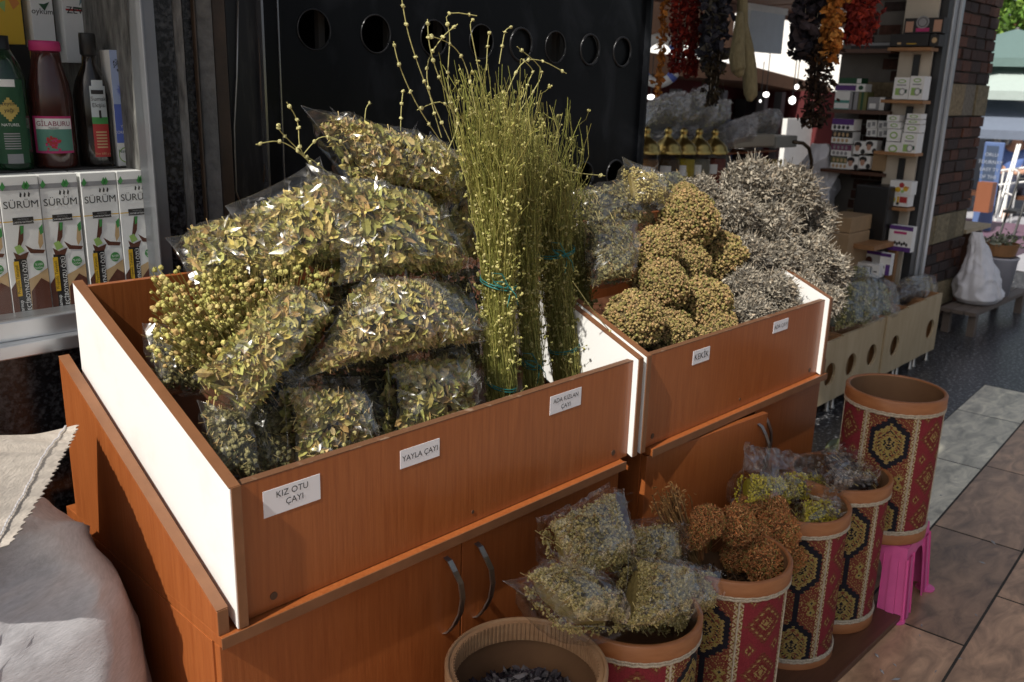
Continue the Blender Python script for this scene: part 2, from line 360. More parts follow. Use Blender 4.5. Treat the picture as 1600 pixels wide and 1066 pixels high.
# ------------------------------------------------------------------ shop front on the left
WY = 1.95
def xat(px, py, y=WY): return float(on_y(px, py, y)[0])
def front_wall():
    t = thing('shop_wall', 'black speckled granite wall below the shop window, behind the sacks', 'wall', (0.3, 2.0, 0))
    mb = MB(); mb.box(-3, 0.90, 1.965, 2.05, 0, 1.045); mb.build('granite_slab', granite, t)
    mb = MB(); mb.box(-3, 3.0, 2.62, 2.75, 0, 3.2); mb.build('back_wall', mat('dark_back_wall', (0.035, 0.033, 0.032), 0.9), t)
    mb = MB(); mb.box(-3, 0.93, 1.975, 2.6, 2.25, 3.6); mb.build('lintel', concrete, t)
    # window
    t = thing('shop_window', 'aluminium framed shop window full of cartons and bottles', 'window', (0, WY, 1.05))
    xr = xat(208, 0) ; fr = MB()
    xr = 0.882
    fr.box(xr, xr + .026, 1.93, 2.0, 1.118, 2.25); fr.box(xr - .006, xr, 1.925, 1.95, 1.118, 2.25)
    fr.box(-3, xr + .026, 1.93, 2.0, 2.25, 2.3); fr.build('frame', mat('dull_aluminium', (.26, .27, .29), .4, .7, noise_amt=.15, noise_scale=5), t, bevel=.002)
    s = MB(); s.box(-3, .91, 1.905, 2.0, 1.045, 1.075); s.box(-3, .91, 1.93, 2.0, 1.075, 1.117); s.build('sill', alum, t, bevel=.003)
    g = MB(); g.box(-3, xr, 1.944, 1.948, 1.118, 2.25); g.build('pane', glass, t)
    sh = MB(); sh.box(-3, .90, 2.0, 2.6, 1.085, 1.104); sh.box(-3, .90, 2.075, 2.6, 1.385, 1.398)
    sh.box(.91, .935, 2.0, 2.6, 1.1, 2.25)
    sh.build('shelf', mat('dark_shelf', (.05, .045, .045), .6), t)
    # stone reveal between window and door: strips of granite, plaster and steel
    t = thing('granite_pillar', 'weathered pillar of black granite and grey stone strips between window and black door', 'pillar', (1.05, 2.0, 0))
    def strip(name, a, b, y, m, z0=0.0):
        mb = MB(); x0, x1 = xat(a, 200, y), xat(b, 200, y); mb.box(x0, x1, y, 2.5, z0, 3.0); return mb.build(name, m, t, bevel=.003)
    rough = mat('rough_stone_edge', (0.055, 0.053, 0.05), .9, base2=(.26, .255, .24), noise_scale=55, stretch=(1, 1, .25), bump=.8, bump_scale=70)
    strip('stone_edge', 229, 243, 1.955, rough); strip('granite_panel', 243, 282, 1.945, granite)
    strip('stone_edge', 282, 297, 1.952, rough); strip('granite_panel', 297, 314, 1.968, granite)
    strip('steel_strip', 314, 317, 1.955, brownm); strip('plaster_strip', 317.5, 342, 1.972, concrete)
    strip('steel_post', 342, 362, 1.985, brownm)
    # black sheet steel cover with cables
    t = thing('cable_cover', 'tall scuffed black metal cover with a loose cable beside the door', 'cover', (1.16, 2.0, 0))
    mb = MB(); mb.box(xat(362, 200, 2.01), xat(418, 200, 2.01), 2.01, 2.5, 0, 3.0); mb.build('panel', mat('scuffed_black', (.008, .008, .009), .45, base2=(.05, .047, .043), noise_scale=14, stretch=(4, 4, .5), thresh=(.5, .8)), t)
    for (pts, r, m) in [([(372, 0), (370, 120), (366, 200), (369, 300), (380, 330)], .0022, steel), ([(412, 0), (405, 60), (408, 150), (416, 230), (412, 285)], .0020, brownm)]:
        mb = MB(); mb.tube([on_y(x, y, 2.004) for x, y in pts], r, 6); mb.build('cable', m, t, smooth=True)
    # the black steel door with its rows of round holes
    t = thing('steel_door', 'large black steel door with a row of round holes behind the herb stall', 'door', (1.95, 2.0, 0))
    x0, x1, y = 1.205, 2.705, 2.0; z0, z1 = .10, 2.75
    xs = [1.345, 1.535, 1.735, 1.917, 2.083, 2.240, 2.410, 2.582]
    cover = [0, 0, 0, 0, 1, 0, 1, 1]; R = .0475
    rows = [(1.716, xs), (1.305, xs), (0.9, xs)]
    mb = MB(); edges = [x0] + [(xs[i] + xs[i + 1]) / 2 for i in range(7)] + [x1]; n = 32; yb = y + .006
    zlev = [z0]
    for zc, _ in sorted(rows): zlev += [zc - .07, zc + .07]
    zlev.append(z1)
    for i in range(0, len(zlev), 2):
        mb.box(x0, x1, y, yb, zlev[i], zlev[i + 1])
    for zc, xl in rows:
        for i, xc in enumerate(xl):
            a, b, c, d = edges[i], edges[i + 1], zc - .07, zc + .07
            V = []
            angs = sorted([2 * math.pi * k / 28 for k in range(28)] + [math.atan2(v, u) % (2 * math.pi) for u in (a - xc, b - xc) for v in (-.07, .07)]); n = len(angs)
            for yy in (y, yb):
                for th in angs:
                    cx, cz = math.cos(th), math.sin(th)
                    s = min(((b - xc) if cx > 0 else (xc - a)) / max(abs(cx), 1e-6), .07 / max(abs(cz), 1e-6))
                    V += [(xc + R * cx, yy, zc + R * cz), (xc + s * cx, yy, zc + s * cz)]
            Fc = []
            for k in range(n):
                j = (k + 1) % n; Fc += [(2 * k, 2 * k + 1, 2 * j + 1, 2 * j), (2 * k, 2 * j, 2 * n + 2 * j, 2 * n + 2 * k)]
            mb.add(V, Fc)
    mb.build('leaf', doorblk, t)
    mb = MB()
    for zc, xl in rows:
        for i, xc in enumerate(xl):
            ring = [(xc + R * math.cos(k * math.pi / 16), y - .001, zc + R * math.sin(k * math.pi / 16)) for k in range(33)]
            mb.tube(ring, .0022 if not cover[i] else .004, 5, cap=False)
    mb.build('hole_rims', mat('rim_steel', (.03, .03, .032), .3, .6), t, smooth=True)
    mb = MB()
    for i, xc in enumerate(xs):
        if cover[i]: mb.prism([(xc + R * math.cos(k * math.pi / 16), y + .008, 1.716 + R * math.sin(k * math.pi / 16)) for k in range(32)], (0, .003, 0))
    mb.build('hole_covers', doorblk, t)
    mb = MB(); mb.box(x0 - .02, x1, y + .35, y + .37, 0, 2.9); mb.box(x1 - .02, x1, y + .05, y + .35, 0, 2.9); mb.build('dark_backing', voidm, t)  # added black sheets that paint the darkness behind the holes
    mb = MB()
    for xc in (1.40, 1.62, 1.80, 1.985, 2.31): mb.box(xc, xc + .018, y + .06, y + .08, 0, 2.8)
    mb.build('inner_bars', mat('inner_bar', (.11, .10, .09), .5), t)
    mb = MB(); mb.box(x0 - .012, x0 - .006, y - .012, y + .02, 0, 2.8); mb.box(x0 + .036, x0 + .0395, y - .005, y - .0005, 0, 2.8); mb.build('edge_strips', mat('glint_edge', (.34, .34, .36), .25, .9), t)  # steel edges, coloured pale for the sun glints along them
    mb = MB(); mb.box(x1, x1 + .012, y - .02, y + .08, 0, 2.9); mb.build('jamb', doorblk, t)
front_wall()

# ------------------------------------------------------------------ goods in the window
def cyl_sector(mb, c, r, a0, a1, z0, z1, m, n=14):
    V = []; 
    for k in range(n + 1):
        a = a0 + (a1 - a0) * k / n
        V += [(c[0] + r * math.cos(a), c[1] + r * math.sin(a), z0), (c[0] + r * math.cos(a), c[1] + r * math.sin(a), z1)]
    mb.add(V, [(2 * k, 2 * k + 2, 2 * k + 3, 2 * k + 1) for k in range(n)], m)
def cyl_text(mb, s, size, c, r, a, z, m):
    t = MB(); text(t, s, size, (0, 0, 0), (1, 0, 0), (0, 1, 0))
    if not t.v: return
    V = np.vstack(t.v); P = np.stack([c[0] + r * np.cos(a + V[:, 0] / r), c[1] + r * np.sin(a + V[:, 0] / r), z + V[:, 1]], 1)
    lp = t.lp[0]; k = 0; Fc = []
    for n in t.ln[0]: Fc.append(tuple(lp[k:k + n])); k += n
    mb.add(P, Fc, m)

def carton():
    """white carob extract carton, front towards -y, origin at the front bottom left corner"""
    t = thing('carton', 'white carob extract carton at the right end of the row, cut off by the frame', 'carton', (0, 0, 0), 'carob extract cartons in the window')
    w, h, d = .0755, .29, .062
    mb = MB(); mb.box(0, w, 0, d, 0, h, 0); mb.build('box', [W], t, local=True, bevel=.001)
    mb = MB(); y1, y2, y3, y4 = -.0006, -.0012, -.0018, -.0024
    def q(x0, x1, z0, z1, m, y=y1): mb.add([(x0, y, z0), (x1, y, z0), (x1, y, z1), (x0, y, z1)], [(0, 1, 2, 3)], m)
    def pg(pts, m, y=y1): mb.add([(a, y, b) for a, b in pts], [tuple(range(len(pts)))], m)
    ms = [W, BLK, YEL, GRN, LGRN, BRN, TAN, DGRN, GREY]
    q(.0, w, .262, .272, 8); 
    for cx in (.006, .047, .052): pg([(cx - .005, .268), (cx, .262), (cx + .006, .27), (cx + .001, .28)], 3, y2)
    text(mb, 'SÜRÜM', .021, (w / 2, y2, .226), (1, 0, 0), (0, 0, 1), 1)
    for k in range(3): pg([(.036 + .008 * k, .249), (.039 + .008 * k, .247), (.041 + .008 * k, .254), (.038 + .008 * k, .258)], 1, y2)
    q(.0, w, .1985, .2005, 2); q(.018, .058, .193, .207, 1, y2)
    text(mb, 'CAROB EXTRACT', .0052, (.038, y3, .1955), (1, 0, 0), (0, 0, 1), 0)
    text(mb, 'PROPOLİS', .0045, (.038, y3, .2015), (1, 0, 0), (0, 0, 1), 8)
    # pod picture
    pg([(.030, .190), (.038, .190), (.034, .160), (.026, .145), (.022, .150)], 5, y1); pg([(.031, .190), (.037, .190), (.036, .176), (.030, .172)], 3, y2)
    pg([(.036, .150), (.050, .140), (.074, .136), (.070, .129), (.045, .132)], 5, y1)
    pg([(.015, .148), (.026, .152), (.034, .138), (.020, .132)], 4, y2); pg([(.012, .138), (.024, .130), (.042, .136), (.036, .122), (.016, .122)], 5, y2)
    pg([(.066, .178), (.072, .172), (.072, .150), (.064, .138), (.062, .152)], 6, y1); pg([(.066, .182), (.074, .190), (.074, .172), (.068, .168)], 3, y2)
    q(.012, .036, .0, .124, 1, y1); q(.010, .020, .045, .118, 2, y2)
    text(mb, 'Propolis Takviyeli', .0085, (.0175, y3, .05), (0, 0, 1), (-1, 0, 0), 1, 'LEFT')
    text(mb, 'KEÇİBOYNUZU ÖZÜ', .0118, (.0345, y3, .006), (0, 0, 1), (-1, 0, 0), 0, 'LEFT')
    text(mb, 'Harnup', .010, (.0195, y3, .006), (0, 0, 1), (-1, 0, 0), 0, 'LEFT')
    pg([(.058 + .0105 * math.cos(a * .3927), .105 + .0105 * math.sin(a * .3927)) for a in range(16)], 3, y2)
    text(mb, '%100', .007, (.058, y3, .105), (1, 0, 0), (0, 0, 1), 0); text(mb, 'DOĞAL', .0055, (.058, y3, .098), (1, 0, 0), (0, 0, 1), 0)
    pg([(.036, .0), (w, .0), (w, .098), (.055, .086), (.036, .078)], 6, y1); pg([(.036, .0), (w, .0), (w, .066), (.06, .078), (.038, .052)], 5, y2)
    pg([(.0, .0), (.012, .0), (.012, .078), (.0, .062)], 5, y2)
    text(mb, '700 g e', .007, (.055, y3, .008), (1, 0, 0), (0, 0, 1), 6)
    mb.build('printed_front', ms, t, local=True)
    return t
def window_goods():
    c0 = carton(); c0.location = (.829, 2.0, 1.104); c0.rotation_euler = (0, 0, .02)
    labs = ['white carob extract carton behind the corner of the white box side, second from the frame',
            'white carob extract carton below the tall dark vinegar bottle, third from the frame',
            'white carob extract carton below the juice jar, fourth from the frame',
            'white carob extract carton cut by the left edge of the photo']
    for k in range(4): dup(c0, (.829 - .0775 * (k + 1) - (.004 if k > 0 else 0), 2.0 + .003 * (k % 2), 1.104), (0, 0, .015 * (-1) ** k), label=labs[k])
    yb = 2.11; z0 = 1.398; ZS = 1.22; RS = 1.08
    def bottle(name, label, px, prof, m, cap_prof, capm, catname='bottle', r=None):
        p = on_y(px, 200, yb); c = (float(p[0]), yb, z0)
        t = thing(name, label, catname, c); prof = [(a * RS, b * ZS) for a, b in prof]; cap_prof = [(a * RS, b * ZS) for a, b in cap_prof]; mb = MB(); mb.lathe(prof, c, 36); mb.build('glass_body', m, t, smooth=True)
        mb = MB(); mb.lathe(cap_prof, c, 30); mb.build('cap', capm, t, smooth=True)
        return t, c, math.atan2(-c[1], -c[0])
    # juice jar with magenta lid
    t, c, a = bottle('juice_jar', 'round jar of dark red juice with a magenta lid', 83, [(0, 0), (.037, .0), (.04, .006), (.04, .12), (.037, .145), (.028, .175), (.0265, .202), (0, .203)], juice, [(0, .215), (.027, .215), (.0285, .211), (.0285, .199), (.026, .198)], MAG, 'jar')
    mb = MB(); r = .0408 * RS
    cyl_sector(mb, c, r, a - 1.0, a + .95, z0 + .027 * ZS, z0 + .090 * ZS, 0); cyl_sector(mb, c, r + .0005, a - .82, a + .9, z0 + .031 * ZS, z0 + .086 * ZS, 1); cyl_sector(mb, c, r + .001, a - .82, a + .9, z0 + .031 * ZS, z0 + .068 * ZS, 2)
    for k in range(46): 
        aa = a - .02 + random.gauss(0, .16); zz = z0 + .045 * ZS + random.gauss(0, .007); cyl_sector(mb, c, r + .0015 + .00002 * k, aa - .05, aa + .05, zz - .0022, zz + .0022, 3 if k % 3 else 5, 2)
    cyl_text(mb, 'GİLABURU', .0145, c, r + .0012, a + .03, z0 + .0735 * ZS, 4); cyl_text(mb, 'Nektar', .007, c, r + .0016, a + .03, z0 + .0685 * ZS, 6)
    mb.build('label', [MAG, W, flat('print_teal', (.10, .26, .20)), RED, flat('print_plum', (.25, .02, .07)), MAG, BLK], t)
    # tall square vinegar bottle
    t, c, a = bottle('vinegar_bottle', 'tall dark bottle of sumac sour with a slim arched label', 149, [(0, 0), (.034, 0), (.036, .005), (.036, .125), (.030, .150), (.0145, .178), (.0135, .20), (0, .2)], darkglass, [(0, .232), (.015, .232), (.0158, .228), (.0158, .196), (.014, .194)], blackpl)
    mb = MB(); r = .0367 * RS; a += .3
    cyl_sector(mb, c, r, a - .42, a + .42, z0 + .018 * ZS, z0 + .142 * ZS, 0); cyl_sector(mb, c, r, a - .30, a + .30, z0 + .142 * ZS, z0 + .152 * ZS, 0); cyl_sector(mb, c, r + .0005, a - .42, a + .42, z0 + .018 * ZS, z0 + .078 * ZS, 1)
    cyl_sector(mb, c, r + .001, a - .42, a + .42, z0 + .076 * ZS, z0 + .088 * ZS, 2); cyl_sector(mb, c, r + .0012, a - .05, a + .07, z0 + .086 * ZS, z0 + .10 * ZS, 3); cyl_sector(mb, c, r + .0013, a - .35, a + .28, z0 + .128 * ZS, z0 + .135 * ZS, 3)
    for s, z in (('Sumak', .1165), ('Ekşisi', .1055)): cyl_text(mb, s, .0125, c, r + .001, a, z0 + z * ZS, 3)
    for k in range(6): cyl_sector(mb, c, r + .001, a - .28, a + .28, z0 + .034 * ZS + .0065 * k, z0 + .0365 * ZS + .0065 * k, 4)
    cyl_text(mb, 'Net 680 g e', .007, c, r + .0011, a, z0 + .022 * ZS, 4)
    mb.build('label', [flat('print_pale', (.55, .60, .62)), RED, GRN, BLK, TAN], t)
    # green bottle at the edge
    t, c, a = bottle('oil_bottle', 'dark green oil bottle with a gold emblem at the left edge', 14, [(0, 0), (.036, 0), (.038, .005), (.038, .15), (.03, .175), (.016, .20), (0, .2)], greenglass, [(0, .22), (.017, .22), (.017, .195)], blackpl)
    mb = MB(); r = .0387 * RS; cyl_sector(mb, c, r, a - .8, a + .9, z0 + .012 * ZS, z0 + .15 * ZS, 0); a0 = a + .1
    for k in range(10): cyl_sector(mb, c, r + .0006, a0 - .5 * (1 - abs(k - 4.5) / 5.2), a0 + .5 * (1 - abs(k - 4.5) / 5.2), z0 + .082 * ZS + .0046 * k, z0 + .0866 * ZS + .0046 * k, 1)
    cyl_sector(mb, c, r + .0007, a0 - .28, a0 + .38, z0 + .138 * ZS, z0 + .150 * ZS, 2); cyl_sector(mb, c, r + .0007, a0 - .3, a0 + .4, z0 + .012 * ZS, z0 + .028 * ZS, 3)
    for k in range(7): cyl_sector(mb, c, r + .0008, a0 - .36, a0 + .36, z0 + .036 * ZS + .005 * k, z0 + .038 * ZS + .005 * k, 3)
    cyl_text(mb, 'zeytin', .011, c, r + .0012, a0, z0 + .108 * ZS, 4); cyl_text(mb, 'yağı', .011, c, r + .0012, a0, z0 + .097 * ZS, 4); cyl_text(mb, 'NATUREL', .008, c, r + .0012, a0, z0 + .074 * ZS, 2)
    mb.build('label', [DGRN, flat('print_gold', (.50, .38, .10)), W, GREY, BLK], t)
    # flat boxes
    def box(name, label, x0, y0, x1, y1, yy, d, side=W):
        p, q = on_y(x0, y1, yy), on_y(x1, y0, yy); t = thing(name, label, 'box', (p[0], yy, p[2]))
        mb = MB(); mb.box(p[0], q[0], yy, yy + d, p[2], q[2]); mb.build('box', side, t, bevel=.001); return t, p[0], p[2], q[0] - p[0], q[2] - p[2]
    def face(t, yy, items, ms):
        mb = MB()
        for it in items:
            if it[0] == 'p': mb.add([(a, yy - .0006 * it[3], b) for a, b in it[1]], [tuple(range(len(it[1])))], it[2])
            else: text(mb, it[1], it[2], (it[3], yy - .0006 * it[6], it[4]), (1, 0, 0), (0, 0, 1), it[5])
        mb.build('printed_front', ms, t)
    def rect(x0, x1, z0, z1, m, l=1): return ('p', [(x0, z0), (x1, z0), (x1, z1), (x0, z1)], m, l)
    yy = 2.075
    t, x, z, w, h = box('tea_box', 'slim pale blue box with a blue flower, beside the frame', 170, 262, 214, 78, yy, .05)
    rng = random.Random(4); it = [rect(x, x + w, z, z + h * .78, 0), rect(x, x + w, z, z + h * .45, 1, 2)]
    cx, cz = x + w * .55, z + h * .34
    for k in range(22):
        a = k * .2856; L_ = w * (.32 + .16 * rng.random()); it.append(('p', [(cx, cz), (cx + L_ * .6 * math.cos(a - .12), cz + L_ * .6 * math.sin(a - .12)), (cx + L_ * math.cos(a), cz + L_ * math.sin(a)), (cx + L_ * .6 * math.cos(a + .12), cz + L_ * .6 * math.sin(a + .12))], 2, 3 + k * .05))
    for k in range(70):
        a, b = x + w * rng.uniform(.1, .95), z + h * (.08 + .10 * rng.random()); it.append(('p', [(a, b), (a + .003, b + .001), (a + .002, b + .003)], 3, 5))
    it.append(('p', [(cx - .006, cz - .004), (cx + .006, cz - .005), (cx + .005, cz + .006), (cx - .005, cz + .006)], 4, 5))
    it += [('t', 'ÇÖREK OTU', .0085, x + w / 2, z + h * .70, 5, 3), ('t', 'YAĞI', .0085, x + w / 2, z + h * .65, 5, 3), ('t', 'Naturlife', .0105, x + w / 2, z + h * .865, 6, 3)]
    it.append(('p', [(x + w / 2 + w * .46 * math.cos(k * .3), z + h * .885 + h * .07 * math.sin(k * .3)) for k in range(21)], 7, 1)); it.append(('p', [(x + w / 2 + w * .42 * math.cos(k * .3), z + h * .885 + h * .06 * math.sin(k * .3)) for k in range(21)], 5, 2))
    face(t, yy, it, [BLU, LBLU, BLU, BLK, YEL, W, DGRN, LGRN])
    yy = 2.24
    t, x, z, w, h = box('herbal_box', 'tall white box with a leaf drawing behind the vinegar bottle', 90, 100, 163, -60, yy, .05)
    face(t, yy, [('t', 'ZEVCER', .021, x + w * .55, z + h * .50, 0, 2), rect(x + w * .08, x + w * .95, z + h * .455, z + h * .475, 1), rect(x + w * .3, x + w * .95, z + h * .435, z + h * .452, 2), ('t', '20', .014, x + w * .25, z + h * .05, 3, 2),
         ('p', [(x + w * .25, z + h * .36), (x + w * .6, z + h * .3), (x + w * .8, z + h * .18), (x + w * .5, z + h * .26), (x + w * .3, z + h * .30)], 4, 2), ('p', [(x + w * .45, z + h * .42), (x + w * .7, z + h * .28), (x + w * .72, z + h * .2), (x + w * .5, z + h * .30)], 4, 3)], [BLK, RED, DGRN, GREY, flat('print_slate', (.16, .24, .27))])
    t, x, z, w, h = box('coconut_box', 'white and rose box with a coconut picture above the jar', 40, 75, 89, -60, yy + .01, .05)
    face(t, yy + .01, [rect(x, x + w, z, z + h * .32, 0), ('p', [(x + w * .6 + w * .25 * math.cos(k * .3), z + h * .34 + h * .09 * math.sin(k * .3)) for k in range(21)], 1, 2), ('p', [(x + w * .35, z + h * .48), (x + w * .6, z + h * .56), (x + w * .85, z + h * .45), (x + w * .6, z + h * .48)], 2, 3), ('t', 'oykum', .017, x + w * .5, z + h * .60, 3, 2)], [flat('print_rose', (.42, .10, .10)), GREY, DGRN, BLK])
    t, x, z, w, h = box('honey_box', 'yellow box with a honey dipper at the top left corner', -30, 70, 40, -60, yy + .02, .05, YEL)
    face(t, yy + .02, [rect(x, x + w, z, z + h * .22, 0), ('p', [(x + w * .62, z + h * .42), (x + w * .8, z + h * .36), (x + w * .95, z + h * .48), (x + w * .75, z + h * .56)], 1, 2), ('p', [(x + w * .3, z + h * .5), (x + w * .55, z + h * .45), (x + w * .5, z + h * .6)], 2, 2)], [PUR, ORG, LGRN])
window_goods()

# ------------------------------------------------------------------ cabinets and tray boxes
FY = 1.267
def plate(parent, lines, x0, z0, x1, z1, y, size, dz, tilt=0.0):
    ca, sa = math.cos(tilt), math.sin(tilt); cx, cz = (x0 + x1) / 2, (z0 + z1) / 2
    def T(x, z): dx, dz_ = x - cx, z - cz; return (cx + dx * ca - dz_ * sa, cz + dx * sa + dz_ * ca)
    mb = MB(); mb.prism([(a, y, b) for a, b in (T(x0, z0), T(x1, z0), T(x1, z1), T(x0, z1))], (0, -.0008, 0))
    o = mb.build('label', paper, parent); mb = MB()
    for s, zz, xx in lines:
        a, b = T(cx + xx, zz); text(mb, s, size, (a, y - .0014, b), (ca, 0, sa), (-sa, 0, ca))
    mb.build('lettering', ink, o)
def cabinet(x0, x1, name, label, hinge, ajar=0.0, up=0):
    t = thing(name, label, 'cabinet', ((x0 + x1) / 2, 1.6, 0)); th = .02; yb = 1.92; yf = 1.285
    ledge = MB(); ledge.box(x0 + .001, x1 - .001, FY - .018, yb, .677, .697); ledge.build('top_ledge', wood, t, bevel=.0015)
    eb = MB(); eb.box(x0, x1, FY - .0205, FY - .0182, .6765, .6975); eb.build('ledge_edge', wood_edge, t)
    for s, xx in ((0, x0), (1, x1 - th)):
        mb = MB(); mb.box(xx, xx + th, yf - .001, yb, .0, .6765); mb.build('side_panel', wood, t, bevel=.001)
        if s != up: continue
        mb = MB(); P = [(xx, FY - .008, .6975), (xx, FY - .008, .742), (xx, 1.86, 1.046), (xx, 1.86, .6975)]
        mb.prism(P, (th, 0, 0)); mb.build('side_upstand', wood, t, bevel=.001)
        mb = MB(); d = .0015   # darker edge banding along the sloping top and front
        mb.prism([(xx - d + .001, FY - .0082, .744), (xx - d + .001, 1.86, 1.048), (xx + th + d - .001, 1.86, 1.048), (xx + th + d - .001, FY - .0082, .744)], (0, 0, .0014)); mb.box(xx + .0005, xx + th - .0005, FY - .0098, FY - .0083, .698, .7435)
        mb.build('edge_band', wood_edge, t)
    mb = MB(); mb.box(x0 + th, x1 - th, yf + .02, yb, .06, .08); mb.box(x0 + th, x1 - th, yb - .01, yb, .08, .677); mb.box(x0 + .03, x1 - .03, yf + .03, yf + .045, 0, .06); mb.build('carcass', wood_edge, t)
    ml = x0 + (x1 - x0) * hinge
    for s, (a, b) in enumerate(((x0 + .004, ml - .002), (ml + .002, x1 - .004))):
        mb = MB(); mb.box(0, b - a, -.018, 0, .065, .672)
        d = mb.build('door', wood, None, bevel=.0012)
        d.parent = t; d.matrix_parent_inverse = Matrix.Identity(4)
        ang = -ajar if s == 0 else 0
        d.location = Vector((a, yf - .001, 0)) - t.location; d.rotation_euler = (0, 0, ang)
        hx = (b - a) - .045 if s == 0 else .04
        pts = [(hx, -.018, .648), (hx + .003, -.03, .642), (hx + .008, -.042, .62), (hx + .018, -.05, .59), (hx + .022, -.052, .555), (hx + .018, -.05, .52), (hx + .008, -.042, .492), (hx + .003, -.03, .472), (hx, -.018, .466)]
        h = MB()
        for i in range(len(pts) - 1):
            (ax, ay, az), (bx, by, bz) = pts[i], pts[i + 1]; wd = .0065; tt = .004
            V = [(ax - wd, ay, az), (ax + wd, ay, az), (bx + wd, by, bz), (bx - wd, by, bz), (ax - wd, ay + tt, az), (ax + wd, ay + tt, az), (bx + wd, by + tt, bz), (bx - wd, by + tt, bz)]
            h.add(V, [(0, 1, 2, 3), (4, 7, 6, 5), (0, 3, 7, 4), (1, 5, 6, 2)] + ([(0, 4, 5, 1)] if i == 0 else []) + ([(3, 2, 6, 7)] if i == len(pts) - 2 else []))
        h.build('handle', steel, d, local=True)
    return t
cabinet(.622, 1.725, 'herb_cabinet', 'cherry wood cabinet under the near herb box, two doors with bow handles', .508)
cabinet(1.838, 2.83, 'herb_cabinet', 'cherry wood cabinet under the far herb box, its left door ajar', .56, ajar=.085, up=1)

def tray(x0, x1, label, plates):
    t = thing('herb_box', label, 'display box', ((x0 + x1) / 2, 1.55, .7)); th = .018
    yb, zf, zb, s = 1.815, .951, 1.192, .0
    for k, xx in enumerate((x0, x1 - th)):
        P = [(xx, FY - .014, .6985), (xx, FY - .014, zf + .006), (xx, yb + .02, zb + .008), (xx, yb + .02, .96), ]
        mb = MB(); mb.prism(P, (th, 0, 0)); mb.build('white_side', white_mel, t, bevel=.0008)
        d = .0012; mb = MB()
        mb.prism([(xx - d, FY - .0145, zf + .0075), (xx - d, yb + .02, zb + .0095), (xx + th + d, yb + .02, zb + .0095), (xx + th + d, FY - .0145, zf + .0075)], (0, 0, .0014))
        mb.box(xx + .0022, xx + th + d, FY - .0168, FY - .0146, .6995, zf + .008); mb.build('edge_band', wood_edge, t)
    mb = MB(); mb.box(x0 + th + .001, x1 - th - .001, FY, FY + .018, .6985, zf); mb.build('front_panel', wood, t, bevel=.001)
    mb = MB(); mb.box(x0 + th + .001, x1 - th - .001, FY - .0003, FY + .0186, zf + .0003, zf + .0018); mb.build('top_edge', dusty, t)
    mb = MB(); mb.box(x0 + th + .001, x1 - th - .001, yb, yb + .018, .90, zb); mb.build('back_panel', wood, t)
    mb = MB(); mb.prism([(x0 + th + .001, FY + .019, .702), (x0 + th + .001, yb - .001, .93), (x0 + th + .001, yb - .001, .915), (x0 + th + .001, FY + .019, .70)], (x1 - x0 - 2 * th - .002, 0, 0)); mb.build('floor_panel', board_dark, t)  # dark board colour paints the shade under the piled bags
    mb = MB()
    for fx in (.07, .5, .93):
        cx = x0 + (x1 - x0) * fx; rr = .0075 if fx != .5 else .004
        mb.prism([(cx + rr * math.cos(k * .524), FY, .724 + rr * math.sin(k * .524)) for k in range(12)], (0, -.0012, 0))
    mb.build('screw_caps', screw, t)
    for p in plates: plate(t, *p)
    return t
tray(.655, 1.772, 'near herb display box with bright white side, filled with bagged leaves and stalks', [
    ([('KIZ OTU', .908, .0), ('ÇAYI', .890, .004)], .722, .877, .836, .926, FY, .0165, 0, .0),
    ([('YAYLA ÇAYI', .894, .0)], 1.018, .880, 1.118, .918, FY, .0165, 0, .0),
    ([('ADA KIZLAN', .909, .0), ('ÇAYI', .891, .0)], 1.448, .884, 1.556, .928, FY, .0150, 0, .0)])
tray(1.788, 2.805, 'far herb display box holding the tied thyme and sage bunches', [
    ([('KEKİK', .897, .0)], 2.022, .885, 2.104, .924, FY, .024, 0, .0),
    ([('ADA ÇAYI', .909, .0)], 2.455, .897, 2.545, .932, FY, .0175, 0, .0)])

# ------------------------------------------------------------------ bags of dried herbs
OLIVE = [(.40, .32, .09), (.30, .28, .075), (.45, .37, .115), (.23, .22, .06), (.50, .38, .15), (.34, .22, .085), (.46, .41, .14), (.32, .32, .095)]
KINDS = {
    'leaf': dict(cols=OLIVE, core=(.05, .042, .015), leaf=(.015, .042), podc=[(.40, .36, .14), (.34, .32, .12), (.46, .38, .17)], pods=.16, stems=.2),
    'pale': dict(cols=OLIVE + [(.46, .36, .18), (.44, .30, .14)], core=(.06, .048, .018), leaf=(.013, .033), podc=[(.44, .38, .16)], pods=.18, stems=.2),
    'dim': dict(cols=[(.16, .14, .06), (.20, .17, .07), (.12, .12, .05)], core=(.06, .05, .025), leaf=(.008, .018), podc=[(.2, .18, .08)], pods=.2, stems=.2),  # darkened herb colours: shade painted into the filling
    'yarrow': dict(cols=[(.50, .39, .14), (.44, .35, .11), (.56, .44, .18), (.34, .30, .10)], core=(.20, .155, .055), leaf=(.004, .008), podc=[(.46, .37, .14), (.40, .34, .12), (.52, .43, .20)], pods=1.1, stems=.05, podsize=(.0022, .004)),
    'yellow': dict(cols=[(.55, .46, .03), (.45, .40, .03), (.62, .54, .06), (.30, .30, .04)], core=(.20, .17, .015), leaf=(.006, .012), podc=[(.6, .5, .05)], pods=.5, stems=.1, podsize=(.003, .0045)),
    'grey': dict(cols=[(.20, .18, .17), (.26, .23, .21), (.15, .13, .13)], core=(.08, .07, .07), leaf=(.006, .013), podc=[(.22, .2, .19)], pods=.2, stems=.05),
    'green': dict(cols=[(.30, .29, .10), (.38, .34, .13), (.22, .23, .07), (.46, .42, .2)], core=(.09, .09, .04), leaf=(.010, .024), podc=[(.3, .28, .1)], pods=.1, stems=.1),
}
